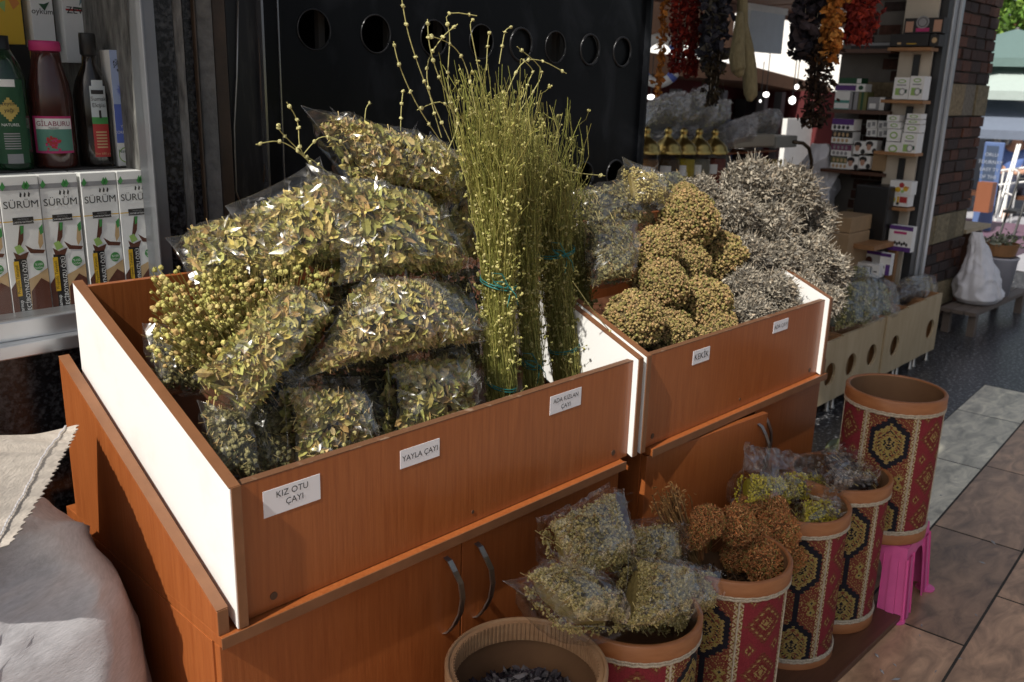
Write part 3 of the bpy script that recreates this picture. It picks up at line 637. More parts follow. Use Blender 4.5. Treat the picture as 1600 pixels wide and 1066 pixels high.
def bag(name, label, corners, T, kind, n, group, fill=(.06, .94, .06, .94), seed=0, fm=None, wr=1.0, grid=15, knot=None, cat='bag', lift=None, rag=.0):
    """pillow shaped film bag over loose herbs; corners TL TR BR BL as (px, py, depth y)"""
    rng = np.random.default_rng(seed + 100); K = KINDS[kind]
    C4 = [on_y(a, b, c) for a, b, c in corners]
    def P(u, v): return (C4[0] * ((1 - u) * (1 - v))[..., None] + C4[1] * (u * (1 - v))[..., None] + C4[2] * (u * v)[..., None] + C4[3] * ((1 - u) * v)[..., None])
    N = _n(np.cross(C4[1] - C4[0] + C4[2] - C4[3], C4[3] - C4[0] + C4[2] - C4[1])); cen = sum(C4) / 4
    if N.dot(EYE - cen) < 0: N = -N
    u0, u1, v0, v1 = fill
    W_ = np.linalg.norm(C4[1] - C4[0] + C4[2] - C4[3]) / 2; H_ = np.linalg.norm(C4[3] - C4[0] + C4[2] - C4[1]) / 2
    def prof(u, v, e=0.0):
        a = np.clip((u - u0 + e) / (u1 - u0 + 2 * e), 0, 1) * 2 - 1; b = np.clip((v - v0 + e) / (v1 - v0 + 2 * e), 0, 1) * 2 - 1
        return (np.clip(1 - np.abs(a) ** 3, 0, 1) ** .42) * (np.clip(1 - np.abs(b) ** 3, 0, 1) ** .42)
    def warp(u, v):   # sides drawn in where the bag is full
        du, dv = 2 * u - 1, 2 * v - 1
        return .5 + .5 * du * (1 - .085 * (1 - dv ** 2) * abs(du)), .5 + .5 * dv * (1 - .085 * (1 - du ** 2) * abs(dv))
    T *= 1.45 if 'leaf' in label and 'dark' not in label else 1.15
    root = thing(name, label, cat, (cen[0], cen[1], min(c[2] for c in C4)), group)
    # --- filling
    mb = MB(); g = 18; uu, vv = np.meshgrid(np.linspace(u0, u1, g), np.linspace(v0, v1, g)); w_ = prof(uu, vv)
    cu_, cv_ = (u0 + u1) / 2, (v0 + v1) / 2; wu, wv = warp(cu_ + (uu - cu_) * .78, cv_ + (vv - cv_) * .78); B = P(wu, wv); F_ = [(i * g + j, i * g + j + 1, (i + 1) * g + j + 1, (i + 1) * g + j) for i in range(g - 1) for j in range(g - 1)]
    lump = np.array([[mnoise.noise(Vector((u * 5 + seed, v * 5, 3.1))) for u in uu[0]] for v in vv[:, 0]])
    for sg in (1, -1):
        h = (T / 2 * w_ * (.52 + .12 * lump))[..., None]
        mb.add((B + sg * N * h).reshape(-1, 3), F_, 0, K['core'])
    m = int(n * 1.15); a = .04 + .92 * rng.beta(.55, .55, m); b = .04 + .92 * rng.beta(.55, .55, m); u = u0 + (u1 - u0) * a; v = v0 + (v1 - v0) * b
    side = np.where(rng.uniform(size=m) < .82, 1.0, -1.0); pr = prof(u, v)
    lum = np.array([mnoise.noise(Vector((x * 5 + seed, y * 5, 3.1))) for x, y in zip(u, v)])
    wu, wv = warp(u, v); pos = P(wu, wv) + N * (side * (T / 2 * pr * (.95 + .10 * lum) * rng.uniform(.52, .88, m)))[:, None]
    R_ = rand_rot(m, np.tile(N, (m, 1)) * side[:, None], .30, rng); L_ = rng.uniform(*K['leaf'], m); wd = L_ * rng.uniform(.3, .62, m)
    mb.inst(LEAF_V, LEAF_F, scaleA(R_, L_, wd, L_ * .7), pos, pal(m, K['cols'], .22, rng))
    k = int(n * K['pods'])
    if k:
        i = rng.integers(0, m, k); ps = rng.uniform(*K.get('podsize', (.0035, .0058)), k)
        p2 = pos[i] + rng.normal(size=(k, 3)) * .003 + N * (side[i] * .002)[:, None]
        mb.inst(OCT_V if K.get('podsize') else ICO_V, OCT_F if K.get('podsize') else ICO_F, scaleA(rand_rot(k, None, 1, rng), ps, ps, ps * .9), p2, pal(k, K['podc'], .16, rng))
    k = int(n * K['stems'])
    if k:
        i = rng.integers(0, m, k); L2 = rng.uniform(.015, .05, k)
        mb.inst(STEM_V, STEM_F, scaleA(rand_rot(k, np.tile(N, (k, 1)), .10, rng), L2, np.full(k, .045), np.full(k, .045)), pos[i] - N * (side[i] * .001)[:, None], pal(k, [(.46, .36, .15), (.38, .31, .13), (.34, .23, .10)], .15, rng))
    mb.build('herb_filling', herb, root)
    # --- film
    mb = MB(); g = grid; uu, vv = np.meshgrid(np.linspace(0, 1, g), np.linspace(0, 1, g)); w_ = prof(uu, vv, .055)
    jit = rng.normal(size=uu.shape + (2,)) * .30 / g; inner = ((uu > .01) & (uu < .99) & (vv > .01) & (vv < .99))[..., None]
    ju = uu + (jit * inner)[..., 0]; jv = vv + (jit * inner)[..., 1]; wu, wv = warp(ju, jv); B = P(wu, wv)
    edge = np.minimum(np.minimum(uu, 1 - uu), np.minimum(vv, 1 - vv))
    cl = np.clip(edge * 9, 0, 1)
    rd = np.array([[mnoise.ridged_multi_fractal(Vector((u * W_ * 11 + seed * 3.1, v * H_ * 11, seed * 1.7)), 1.0, 2.0, 3, .8, 2.0) for u in uu[0]] for v in vv[:, 0]])
    rd = (rd - rd.mean()) / (rd.std() + 1e-6)
    if rag:   # loose mouth of the bag waves about
        q = np.clip(1 - vv / max(v0, .05), 0, 1) * rag
        wob = np.array([[mnoise.noise(Vector((u * 7 + seed, v * 4, 9.0))) for u in uu[0]] for v in vv[:, 0]])
        B = B + N * (wob * q)[..., None] + (C4[3] - C4[0]) / H_ * (rng.normal(size=uu.shape) * q * .15)[..., None]
    for sg in (1, -1):
        h = T / 2 * w_ * 1.04 + .013 * cl + wr * .0036 * cl * rd * (1.0 if sg > 0 else .8)
        h = np.maximum(h, T / 2 * w_ + .0015 * cl)
        V = (B + sg * N * h[..., None]).reshape(-1, 3)
        Fc = []
        for i in range(g - 1):
            for j in range(g - 1):
                q = (i * g + j, i * g + j + 1, (i + 1) * g + j + 1, (i + 1) * g + j)
                Fc += [(q[0], q[1], q[2]), (q[0], q[2], q[3])] if (i * 7 + j * 3 + seed) % 5 < 3 else [(q[0], q[1], q[3]), (q[1], q[2], q[3])]
        mb.add(V, Fc)
    # added glints: small film facets aimed to mirror the sun at the camera
    nf = int(26 * wr * min(1.4, W_ * H_ / .03)); 
    if nf and 'dim' not in kind:
        a = rng.uniform(.06, .94, nf); b = rng.uniform(.06, .94, nf); wu, wv = warp(a, b); hh = T / 2 * prof(a, b, .055) * 1.04 + .013
        Pc = P(wu, wv) + N * hh[:, None]; ev = _rows(EYE - Pc); sv = np.array(SUN_FROM); nn = _rows(ev + sv + rng.normal(size=(nf, 3)) * .17)
        for c_, n_ in zip(Pc, nn):
            t1 = _n(np.cross(n_, rng.normal(size=3))); t2 = np.cross(n_, t1); L1 = rng.uniform(.008, .026); L2 = rng.uniform(.0015, .006); kk = rng.uniform(-.4, .4)
            mb.add([c_ - t1 * L1, c_ + t2 * L2 + t1 * L1 * kk, c_ + t1 * L1, c_ - t2 * L2 * .7 - t1 * L1 * kk - n_ * .002], [(0, 1, 3), (1, 2, 3)])
    Bg = B; bd = [Bg[0, j] for j in range(g)] + [Bg[i, g - 1] for i in range(1, g)] + [Bg[g - 1, j] for j in range(g - 2, -1, -1)] + [Bg[i, 0] for i in range(g - 2, -1, -1)]
    mb.tube(bd, .0011, 4, cap=False)
    if knot is not None:
        a, b, c = knot; mb.tube([on_y(a, b, c) + np.array(o_) for o_ in ((-.008, 0, -.004), (0, -.006, .004), (.01, -.004, .006), (.018, -.002, .0))], [.006, .011, .008, .004], 7)
    mb.build('film', fm or film, root)
    return root
GL = 'cellophane bags of dried leaves in the near box'
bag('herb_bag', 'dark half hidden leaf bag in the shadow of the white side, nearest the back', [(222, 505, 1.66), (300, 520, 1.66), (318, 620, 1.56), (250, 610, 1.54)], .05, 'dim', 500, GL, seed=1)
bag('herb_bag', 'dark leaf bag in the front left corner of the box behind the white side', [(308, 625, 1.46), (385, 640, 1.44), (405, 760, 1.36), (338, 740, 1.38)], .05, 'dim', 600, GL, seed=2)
bag('herb_bag', 'clear leaf bag standing behind the topmost bag against the stalks', [(672, 205, 1.66), (735, 245, 1.64), (752, 420, 1.60), (640, 400, 1.60)], .08, 'leaf', 700, GL, seed=3)
bag('herb_bag', 'topmost leaf bag with a pointed corner against the black door', [(470, 165, 1.66), (690, 225, 1.62), (712, 318, 1.58), (545, 285, 1.60)], .115, 'pale', 1300, GL, fill=(.10, .97, .10, .98), seed=4)
bag('herb_bag', 'leaf bag lying at the left of the pile, its empty end by the granite pillar', [(258, 372, 1.66), (430, 335, 1.66), (445, 450, 1.56), (300, 452, 1.58)], .10, 'leaf', 1100, GL, fill=(.16, .97, .06, .95), seed=5, wr=1.3)
bag('herb_bag', 'big leaf bag under the topmost bag, its clear flap folded to the left', [(352, 322, 1.64), (500, 245, 1.64), (565, 410, 1.53), (405, 445, 1.54)], .12, 'leaf', 1500, GL, fill=(.08, .97, .22, .96), seed=6)
bag('herb_bag', 'largest leaf bag in the middle, one corner pointing right at the stalks', [(478, 255, 1.58), (650, 300, 1.56), (728, 428, 1.50), (520, 448, 1.49)], .125, 'leaf', 1700, GL, fill=(.04, .96, .12, .96), seed=7)
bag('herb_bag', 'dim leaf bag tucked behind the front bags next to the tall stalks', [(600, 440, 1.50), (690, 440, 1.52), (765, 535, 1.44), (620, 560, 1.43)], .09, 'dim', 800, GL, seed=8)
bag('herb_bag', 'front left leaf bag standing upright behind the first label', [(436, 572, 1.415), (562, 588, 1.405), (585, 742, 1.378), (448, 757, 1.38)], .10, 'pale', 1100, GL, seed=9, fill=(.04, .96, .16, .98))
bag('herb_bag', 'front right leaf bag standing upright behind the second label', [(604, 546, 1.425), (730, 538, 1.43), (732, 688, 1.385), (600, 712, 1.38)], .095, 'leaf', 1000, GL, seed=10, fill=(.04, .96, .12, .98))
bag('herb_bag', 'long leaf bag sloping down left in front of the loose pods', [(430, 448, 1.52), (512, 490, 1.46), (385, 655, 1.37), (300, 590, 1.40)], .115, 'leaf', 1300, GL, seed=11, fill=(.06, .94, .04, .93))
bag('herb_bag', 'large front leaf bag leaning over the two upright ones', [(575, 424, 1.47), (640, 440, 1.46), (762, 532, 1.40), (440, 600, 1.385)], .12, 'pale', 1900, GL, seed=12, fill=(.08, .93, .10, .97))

bag('herb_bag', 'shaded leaf bag at the bottom of the pile, behind the two upright front bags', [(500, 430, 1.60), (610, 425, 1.60), (640, 600, 1.50), (480, 600, 1.50)], .12, 'dim', 900, GL, seed=13)  # this and the bags below: added, dark filling paints the shaded gaps
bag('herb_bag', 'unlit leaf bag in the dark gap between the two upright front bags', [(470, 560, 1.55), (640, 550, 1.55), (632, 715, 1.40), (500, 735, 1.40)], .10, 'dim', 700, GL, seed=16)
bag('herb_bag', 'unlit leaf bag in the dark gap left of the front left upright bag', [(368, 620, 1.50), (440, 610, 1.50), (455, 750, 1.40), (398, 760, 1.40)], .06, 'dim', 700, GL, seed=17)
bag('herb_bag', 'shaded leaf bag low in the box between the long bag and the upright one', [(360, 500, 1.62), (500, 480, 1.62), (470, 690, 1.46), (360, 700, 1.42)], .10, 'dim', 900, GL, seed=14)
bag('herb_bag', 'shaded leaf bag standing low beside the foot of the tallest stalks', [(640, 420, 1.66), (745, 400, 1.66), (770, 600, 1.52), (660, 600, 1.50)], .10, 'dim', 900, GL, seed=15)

# loose bunch of stalks with seed pods behind the bags
def pod_bunch():
    root = thing('pod_bunch', 'loose bunch of dried stalks with round seed pods, left of the leaf bags', 'herbs', on_y(380, 600, 1.55))
    rng = np.random.default_rng(21); mb = MB(); n = 420
    o = on_y(430, 640, 1.56)
    px = rng.uniform(232, 520, n); py = np.where(px < 330, rng.uniform(415, 560, n), rng.uniform(405, 500, n)); yy = rng.uniform(1.44, 1.60, n)
    E_ = np.array([on_y(a, b, c) for a, b, c in zip(px, py, yy)]); O_ = o + rng.normal(size=(n, 3)) * .02
    t_ = np.linspace(0, 1, 6)[None, :, None]; mid = (O_ + E_) / 2 + rng.normal(size=(n, 3)) * .012
    Pn = O_[:, None] * (1 - t_) ** 2 + 2 * mid[:, None] * t_ * (1 - t_) + E_[:, None] * t_ ** 2
    stems_np(mb, Pn, .0008, pal(n, [(.36, .32, .11), (.30, .27, .09)], .15, rng))
    k = n * 5; i = rng.integers(0, n, k); f = rng.beta(5, 1.2, k)[:, None]; p = O_[i] * (1 - f) ** 2 + 2 * mid[i] * f * (1 - f) + E_[i] * f ** 2 + rng.normal(size=(k, 3)) * .006
    ps = rng.uniform(.003, .0062, k); lit = pal(k, [(.42, .38, .12), (.36, .34, .10), (.46, .38, .15), (.38, .26, .10)], .15, rng)
    mb.inst(ICO_V, ICO_F, scaleA(rand_rot(k, None, 1, rng), ps, ps, ps * 1.1), p, lit)
    k2 = 900; i = rng.integers(0, k, k2); L_ = rng.uniform(.008, .016, k2); mb.inst(LEAF_V, LEAF_F, scaleA(rand_rot(k2, None, 1, rng), L_, L_ * .4, L_ * .6), p[i], pal(k2, OLIVE, .2, rng))
    mb.build('pod_stalks', herb, root)
pod_bunch()

# ------------------------------------------------------------------ tall bunches of stalks tied with teal thread
STALK = [(.32, .33, .085), (.28, .28, .07), (.42, .38, .12), (.20, .20, .05), (.25, .22, .06)]
def stalk_bunch(name, label, base, ties, top, n, r0, spread, seed, pods, group, dim=1.0, leafy=0):
    rng = np.random.default_rng(seed); B = on_y(*base); T_ = on_y(*top); root = thing(name, label, 'herb bunch', B, group)
    V = T_ - B; Hh = np.linalg.norm(V); ax = V / Hh
    ang = rng.uniform(0, 2 * np.pi, n); rad = np.sqrt(rng.uniform(0, 1, n)); d = np.stack([np.cos(ang), np.sin(ang), np.zeros(n)], 1) * rad[:, None]
    K = 11; ts = np.linspace(0, 1, K); ln = 1 - .58 * rng.beta(1.5, 1.5, n); 
    twa = rng.normal(size=n) * .9; wob = rng.normal(size=(n, K, 3)) * np.array([.0035, .0035, .001])
    Pn = np.zeros((n, K, 3)); tiltv = rng.normal(size=(n, 3)) * np.array([1, .6, 0])
    for i, t in enumerate(ts):
        f = t * ln; wdt = r0 * (.85 + .1 * np.sin(f * 9)) + spread * np.clip(f - .25, 0, 1) ** 1.6
        bend = tiltv * (.10 * Hh * np.clip(f - .45, 0, 1) ** 2)[:, None]
        an = ang + twa * f; d = np.stack([np.cos(an), np.sin(an), np.zeros(n)], 1) * rad[:, None]
        Pn[:, i] = B + ax * (f * Hh)[:, None] + d * wdt[:, None] + bend + wob[:, i] * (1 + 2 * f)[:, None]
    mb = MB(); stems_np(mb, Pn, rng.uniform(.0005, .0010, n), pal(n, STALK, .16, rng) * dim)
    # side branches
    k = n * 2; i = rng.integers(0, n, k); f = rng.beta(2.2, 1.4, k) * (K - 1.01); j = f.astype(int); q = (f - j)[:, None]
    p0 = Pn[i, j] * (1 - q) + Pn[i, j + 1] * q; dr = _rows(rng.normal(size=(k, 3)) * np.array([1, .8, .3]) + np.array([0, 0, 1.3])); L_ = rng.uniform(.015, .05, k)[:, None]
    p2 = p0 + dr * L_; p1 = (p0 + p2) / 2 + rng.normal(size=(k, 3)) * .003
    stems_np(mb, np.stack([p0, p1, p2], 1), .0006, pal(k, STALK, .16, rng) * dim)
    m = int(pods); i2 = rng.integers(0, k, m); pp = p2[i2] + rng.normal(size=(m, 3)) * .0025; ps = rng.uniform(.0022, .0042, m)
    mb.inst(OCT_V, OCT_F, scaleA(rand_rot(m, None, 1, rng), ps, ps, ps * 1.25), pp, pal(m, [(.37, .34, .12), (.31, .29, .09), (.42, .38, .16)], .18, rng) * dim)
    if leafy:
        i3 = rng.integers(0, k, leafy); L3 = rng.uniform(.005, .012, leafy); mb.inst(LEAF_V, LEAF_F, scaleA(rand_rot(leafy, None, 1, rng), L3, L3 * .4, L3 * .5), p1[i3], pal(leafy, STALK, .2, rng) * dim)
    mb.build('stalks', herb, root)
    for tx, ty, tyy, bow in ties:
        mb = MB()
        c = on_y(tx, ty, tyy); f = (c[2] - B[2]) / V[2]; cc = B + V * f; rr = r0 * 1.02 + spread * max(f - .25, 0) ** 1.6 * .9
        for dz in (-.003, .003):
            mb.tube([(cc[0] + rr * math.cos(a), cc[1] + rr * math.sin(a), cc[2] + dz + .01 * math.sin(a * 1 + seed)) for a in np.linspace(0, 2 * np.pi, 25)], .0016, 5, cap=False)
        fa = math.atan2(-cc[1], -cc[0]) + .6 * bow; s = np.array([cc[0] + rr * math.cos(fa), cc[1] + rr * math.sin(fa), cc[2]])
        if bow:
            sx = -1 if bow > 0 else 1; u = np.array([.75 * sx, .45 * -sx, 0])
            for k_, (a, b) in enumerate(((.055, .03), (.048, .012))): mb.tube([s, s + u * a * .5 + np.array([0, -.01, b]), s + u * a + np.array([0, -.01, b * 1.1]), s + u * a * .9 + np.array([0, -.012, b * .4]), s + u * a * .4 + np.array([0, -.012, -.002]), s], .0013, 5, cap=False)
            for e in (-.015, .02): mb.tube([s, s + np.array([e * .6, -.012, -.02]), s + np.array([e, -.012, -.045])], .0012, 5)
        mb.build('thread_tie', thread, root, smooth=True)
    return root
GS = 'tall tied bunches of dried stalks in the near box'
stalk_bunch('stalk_bunch', 'tallest thick yellow green stalk bunch with a teal bow, in front of the black door', (785, 655, 1.40), [(768, 452, 1.40, 1), (785, 608, 1.38, 0)], (768, 85, 1.50), 620, .036, .13, 31, 2600, GS, leafy=2200)
stalk_bunch('stalk_bunch', 'slim stalk bunch right behind the tallest one, teal thread near its foot', (836, 640, 1.42), [(836, 575, 1.40, 1)], (806, 140, 1.55), 300, .026, .09, 32, 1500, GS, .9, leafy=1000)
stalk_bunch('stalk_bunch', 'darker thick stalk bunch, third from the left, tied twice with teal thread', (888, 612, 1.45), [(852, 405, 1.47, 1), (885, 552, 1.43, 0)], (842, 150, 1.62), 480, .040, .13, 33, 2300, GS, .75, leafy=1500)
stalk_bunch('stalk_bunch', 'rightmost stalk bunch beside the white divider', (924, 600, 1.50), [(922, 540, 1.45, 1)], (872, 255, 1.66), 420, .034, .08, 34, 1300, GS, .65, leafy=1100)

# single pod stalks that arch out of the pile
def strays():
    L_ = [([(705, 225), (668, 140), (640, 60), (628, 0)], 1.46, 5), ([(690, 215), (672, 150), (668, 100), (690, 60), (715, 38)], 1.47, 6), ([(702, 240), (655, 170), (625, 105), (615, 65)], 1.45, 4), ([(712, 200), (700, 130), (703, 60), (700, 22), (745, 25)], 1.48, 6), ([(730, 200), (690, 130), (672, 75), (668, 30)], 1.5, 5), ([(745, 180), (728, 105), (705, 70), (668, 55)], 1.47, 4), ([(752, 130), (742, 80), (735, 40), (740, 30)], 1.5, 1), ([(790, 150), (815, 100), (845, 95), (885, 115)], 1.46, 4), ([(800, 190), (835, 140), (845, 108), (808, 73)], 1.48, 3), ([(812, 180), (825, 130), (832, 110), (815, 92)], 1.49, 3), ([(780, 100), (785, 70), (790, 48), (800, 42)], 1.47, 3), ([(760, 110), (762, 70), (765, 50)], 1.47, 2), ([(700, 235), (715, 190), (690, 160), (652, 172)], 1.46, 3),
          ([(530, 285), (495, 255), (470, 235), (465, 190), (448, 160)], 1.6, 7), ([(520, 300), (480, 250), (440, 222), (400, 226)], 1.6, 4), ([(500, 270), (462, 230), (438, 205), (435, 195)], 1.62, 5), ([(475, 240), (500, 215), (530, 220), (550, 250)], 1.58, 4), ([(570, 190), (572, 170), (578, 160)], 1.63, 1), ([(626, 205), (627, 170), (630, 140)], 1.63, 3), ([(860, 235), (880, 265), (945, 275)], 1.5, 1), ([(840, 300), (858, 262), (875, 255)], 1.52, 2),
          ([(895, 440), (930, 490), (955, 520)], 1.36, 1)]
    for k, (pts, y, np_) in enumerate(L_):
        Pt = [on_y(a, b, y) for a, b in pts]; fine = []
        for t in np.linspace(0, len(Pt) - 1, 14):
            i = min(int(t), len(Pt) - 2); f = t - i; p_1 = Pt[max(i - 1, 0)]; p0, p1 = Pt[i], Pt[i + 1]; p2 = Pt[min(i + 2, len(Pt) - 1)]
            fine.append(.5 * ((2 * p0) + (p1 - p_1) * f + (2 * p_1 - 5 * p0 + 4 * p1 - p2) * f ** 2 + (3 * p0 - p_1 - 3 * p1 + p2) * f ** 3))
        mb = MB(); mb.tube(fine, .0011, 5, 0, (.40, .37, .15)); rng = np.random.default_rng(k)
        for q in range(np_):
            c = fine[int(13 - q * 12.5 / max(np_, 1) - rng.uniform(0, .7))]; s = rng.uniform(.0034, .0050)
            mb.inst(ICO_V, ICO_F, scaleA(rand_rot(1, None, 1, rng), np.array([s * rng.uniform(.75, 1.1)]), np.array([s * rng.uniform(.75, 1.1)]), np.array([s * rng.uniform(1, 1.45)])), np.array([c]), [np.array((.46, .43, .20)) * rng.uniform(.85, 1.15)])
            mb.inst(LEAF_V, LEAF_F, scaleA(rand_rot(3, None, 1, rng), np.full(3, .012), np.full(3, .0025), np.full(3, .004)), np.repeat([c], 3, 0), [(.42, .38, .18)] * 3)
        o = mb.build('pod_stalk', herb); lab = ['single thin pod stalk arching up from the tall bunch against the black door', 'thin pod stalk sticking out of the leaf bags in front of the black door', 'bent dry stalk hanging off the stalk bunches over the box edge'][0 if k < 13 else 1 if k < 19 else 2]
        tag(o, lab, 'stalk', ['pod stalks above the tall bunch', 'pod stalks above the leaf bags', 'bent stalks at the box edge'][0 if k < 13 else 1 if k < 19 else 2])
strays()

# ------------------------------------------------------------------ thyme and sage bunches in the far box
def head_proto(name, label, kind, seed, group, cat='herb bunch'):
    rng = np.random.default_rng(seed); root = thing(name, label, cat, (0, 0, 0), group)
    r = .066; mb = MB()
    th = np.linspace(0, np.pi * .72, 12); n = 20
    bump = lambda d: 1 + .12 * mnoise.noise(Vector(d) * 2.2 + Vector((seed, 0, 0))) + .08 * mnoise.noise(Vector(d) * 5 + Vector((0, seed, 0)))
    cols = {'thyme': [(.30, .22, .085), (.25, .195, .07), (.34, .245, .11), (.21, .19, .06), (.33, .21, .10)], 'sage': [(.265, .235, .19), (.33, .295, .235), (.20, .185, .16), (.285, .235, .175), (.37, .33, .265)], 'rust': [(.44, .17, .06), (.52, .22, .08), (.34, .13, .05), (.54, .29, .12), (.26, .2, .06)]}[kind]
    core = [.30 * c for c in np.array(cols).mean(0)]
    V = []
    for t in th:
        for j in range(n):
            p = 2 * np.pi * j / n; d = np.array([math.sin(t) * math.cos(p), math.sin(t) * math.sin(p), math.cos(t)]); V.append(d * r * .90 * bump(d))
    mb.add(V, [(i * n + j, i * n + (j + 1) % n, (i + 1) * n + (j + 1) % n, (i + 1) * n + j) for i in range(11) for j in range(n)], 0, core)
    def dirs(k, lim):
        c = rng.uniform(lim, 1, k); s = np.sqrt(1 - c * c); p = rng.uniform(0, 2 * np.pi, k); return np.stack([s * np.cos(p), s * np.sin(p), c], 1)
    if kind in ('thyme', 'rust'):
        k = 2100 if kind == 'thyme' else 1500; D = dirs(k, -.55); b = np.array([bump(d) for d in D]); rad = r * b * rng.uniform(.90, 1.04, k)
        s = rng.uniform(.0022, .0042, k)
        mb.inst(OCT_V, OCT_F, scaleA(rand_rot(k, None, 1, rng), s, s, s * 1.15), D * rad[:, None], pal(k, cols, .2, rng))
        if kind == 'rust':
            k = 900; D = dirs(k, -.5); L_ = rng.uniform(.008, .022, k); mb.inst(LEAF_V, LEAF_F, scaleA(rand_rot(k, None, 1, rng), L_, L_ * .3, L_ * .5), D * (r * rng.uniform(.92, 1.12, k))[:, None], pal(k, cols, .25, rng))
    else:
        k = 1700; D = dirs(k, -.5); b = np.array([bump(d) for d in D]); L_ = rng.uniform(.008, .018, k)
        A = rand_rot(k, None, 1, rng); x = _rows(D * .42 + rng.normal(size=(k, 3)) * .62 + np.array([0, 0, .35])); z = _rows(np.cross(x, rng.normal(size=(k, 3)))); A = np.stack([x, np.cross(z, x), z], 2)
        mb.inst(LEAF_V, LEAF_F, scaleA(A, L_, L_ * rng.uniform(.28, .5, k), L_ * .6), D * (r * b * rng.uniform(.86, 1.08, k))[:, None], pal(k, cols, .2, rng))
        k = 90; D = dirs(k, .1); x = _rows(D + rng.normal(size=(k, 3)) * .3); z = _rows(np.cross(x, rng.normal(size=(k, 3)))); mb.inst(STEM_V, STEM_F, scaleA(np.stack([x, np.cross(z, x), z], 2), rng.uniform(.03, .06, k), np.full(k, .04), np.full(k, .04)), D * r, pal(k, cols, .2, rng))
    mb.build({'thyme': 'flower_head', 'sage': 'leaf_head', 'rust': 'flower_head'}[kind], herb, root, local=True)
    mb = MB(); k = 70; p = rng.uniform(0, 2 * np.pi, k); q = np.sqrt(rng.uniform(0, 1, k)); a = np.stack([np.cos(p) * q, np.sin(p) * q, np.zeros(k)], 1)
    P0 = a * r * .7; P2 = a * .022 + np.array([0, 0, -.17]); stems_np(mb, np.stack([P0, (P0 + P2) / 2 * np.array([.75, .75, 1]), P2], 1), .0013, pal(k, cols, .2, rng))
    mb.build('stems', herb, root, local=True)
    return root
rst_ = None
def place_heads(protos, spots, labels, n_dir, r_px_ref=.066):
    for i, (px, py, rp, y, *dv) in enumerate(spots):
        c = on_y(px, py, y); d = (c - EYE) @ RW[:, 2] if False else float(np.dot(RW.T @ (c - EYE), [0, 0, 1]))
        R_m = rp * d / F_PX; D = Vector(dv[0] if dv else n_dir) + Vector((random.uniform(-.2, .2), random.uniform(-.2, .2), random.uniform(-.15, .15)))
        q = D.to_track_quat('Z', 'Y') @ Matrix.Rotation(random.uniform(0, 6.28), 3, 'Z').to_quaternion()
        p = protos[i % len(protos)]; sc = R_m / r_px_ref * (1.02 if 'thyme' in p.name else 0.98)
        if i < len(protos): o = p; o.location = Vector([float(a) for a in c]); o.rotation_euler = q.to_euler(); o.scale = (sc,) * 3; o['label'] = labels[i]
        else: dup(p, c, q.to_euler(), sc, labels[i])
GT = 'tied thyme bunches in the far box'; GA = 'tied sage bunches in the far box'
thy = [head_proto('thyme_bunch', 'x', 'thyme', 41 + k, GT) for k in range(3)]
place_heads(thy, [(1076, 345, 45, 1.56), (1026, 392, 38, 1.50), (1124, 402, 40, 1.52), (1033, 447, 41, 1.44), (1098, 478, 44, 1.40), (988, 502, 45, 1.38), (1118, 515, 34, 1.345), (1072, 415, 36, 1.52), (1045, 525, 40, 1.37), (1070, 308, 22, 1.66), (1085, 545, 30, 1.335)],
    ['highest golden thyme bunch of the far box', 'greenish thyme bunch beside the clear bags, left in the heap', 'round thyme bunch touching the sage bunches', 'thyme bunch in the middle of the heap below the greenish one', 'large thyme bunch above the thyme label', 'big thyme bunch at the left end, leaning on the white divider', 'small pale thyme bunch just behind the thyme label', 'shaded thyme bunch deep in the middle of the heap', 'low dark thyme bunch behind the panel, left of the thyme label', 'thyme tip peeping out behind the highest thyme bunch', 'lowest thyme bunch, hanging over the panel at the thyme label'], (-.55, -.8, .35))
sag = [head_proto('sage_bunch', 'x', 'sage', 61 + k, GA) for k in range(3)]
place_heads(sag, [(1170, 292, 42, 1.66, (-.3, -.3, .9)), (1232, 305, 44, 1.62, (.1, -.5, .8)), (1148, 335, 34, 1.60), (1205, 360, 40, 1.54), (1268, 348, 36, 1.58, (.5, -.6, .4)), (1165, 400, 34, 1.50), (1218, 412, 36, 1.47), (1262, 405, 38, 1.48), (1290, 425, 34, 1.46, (.6, -.6, .2)), (1160, 448, 32, 1.43), (1205, 462, 38, 1.40), (1250, 455, 34, 1.39), (1170, 492, 32, 1.36), (1225, 488, 26, 1.35), (1290, 470, 26, 1.40, (.5, -.7, .1)), (1095, 300, 26, 1.72)],
    ['topmost sage bunch with stems fanning up left', 'big sage bunch at the top right of the heap', 'grey sage bunch next to the highest thyme bunch', 'sage bunch in the middle of the upper row', 'sage bunch sticking out right below the top, leaves pointing right', 'sage bunch beside the round thyme bunch', 'sage bunch in the middle of the heap', 'sage bunch right of the middle of the heap', 'rightmost sage bunch, spiky leaves over the box end', 'small sage bunch low beside the thyme heap', 'sage bunch above the sage label to the left', 'sage bunch straight above the sage label', 'lowest left sage bunch touching the front panel', 'small sage bunch touching the panel beside the sage label', 'small sage bunch low in the right corner of the box', 'dull sage bunch behind the highest thyme bunch'], (-.35, -.85, .35))
GF = 'clear bags of dried flowers in the far box'
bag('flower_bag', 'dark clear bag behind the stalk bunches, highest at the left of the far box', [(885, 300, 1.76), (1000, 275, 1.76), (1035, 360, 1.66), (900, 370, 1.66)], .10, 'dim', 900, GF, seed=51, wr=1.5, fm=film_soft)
bag('flower_bag', 'knotted clear bag standing up with pale flowers, pointed at the top', [(972, 245, 1.68), (1022, 262, 1.68), (1045, 330, 1.64), (985, 325, 1.64)], .09, 'yarrow', 700, GF, seed=52, fm=film_soft, fill=(.05, .8, .2, .9), knot=(1030, 325, 1.60))
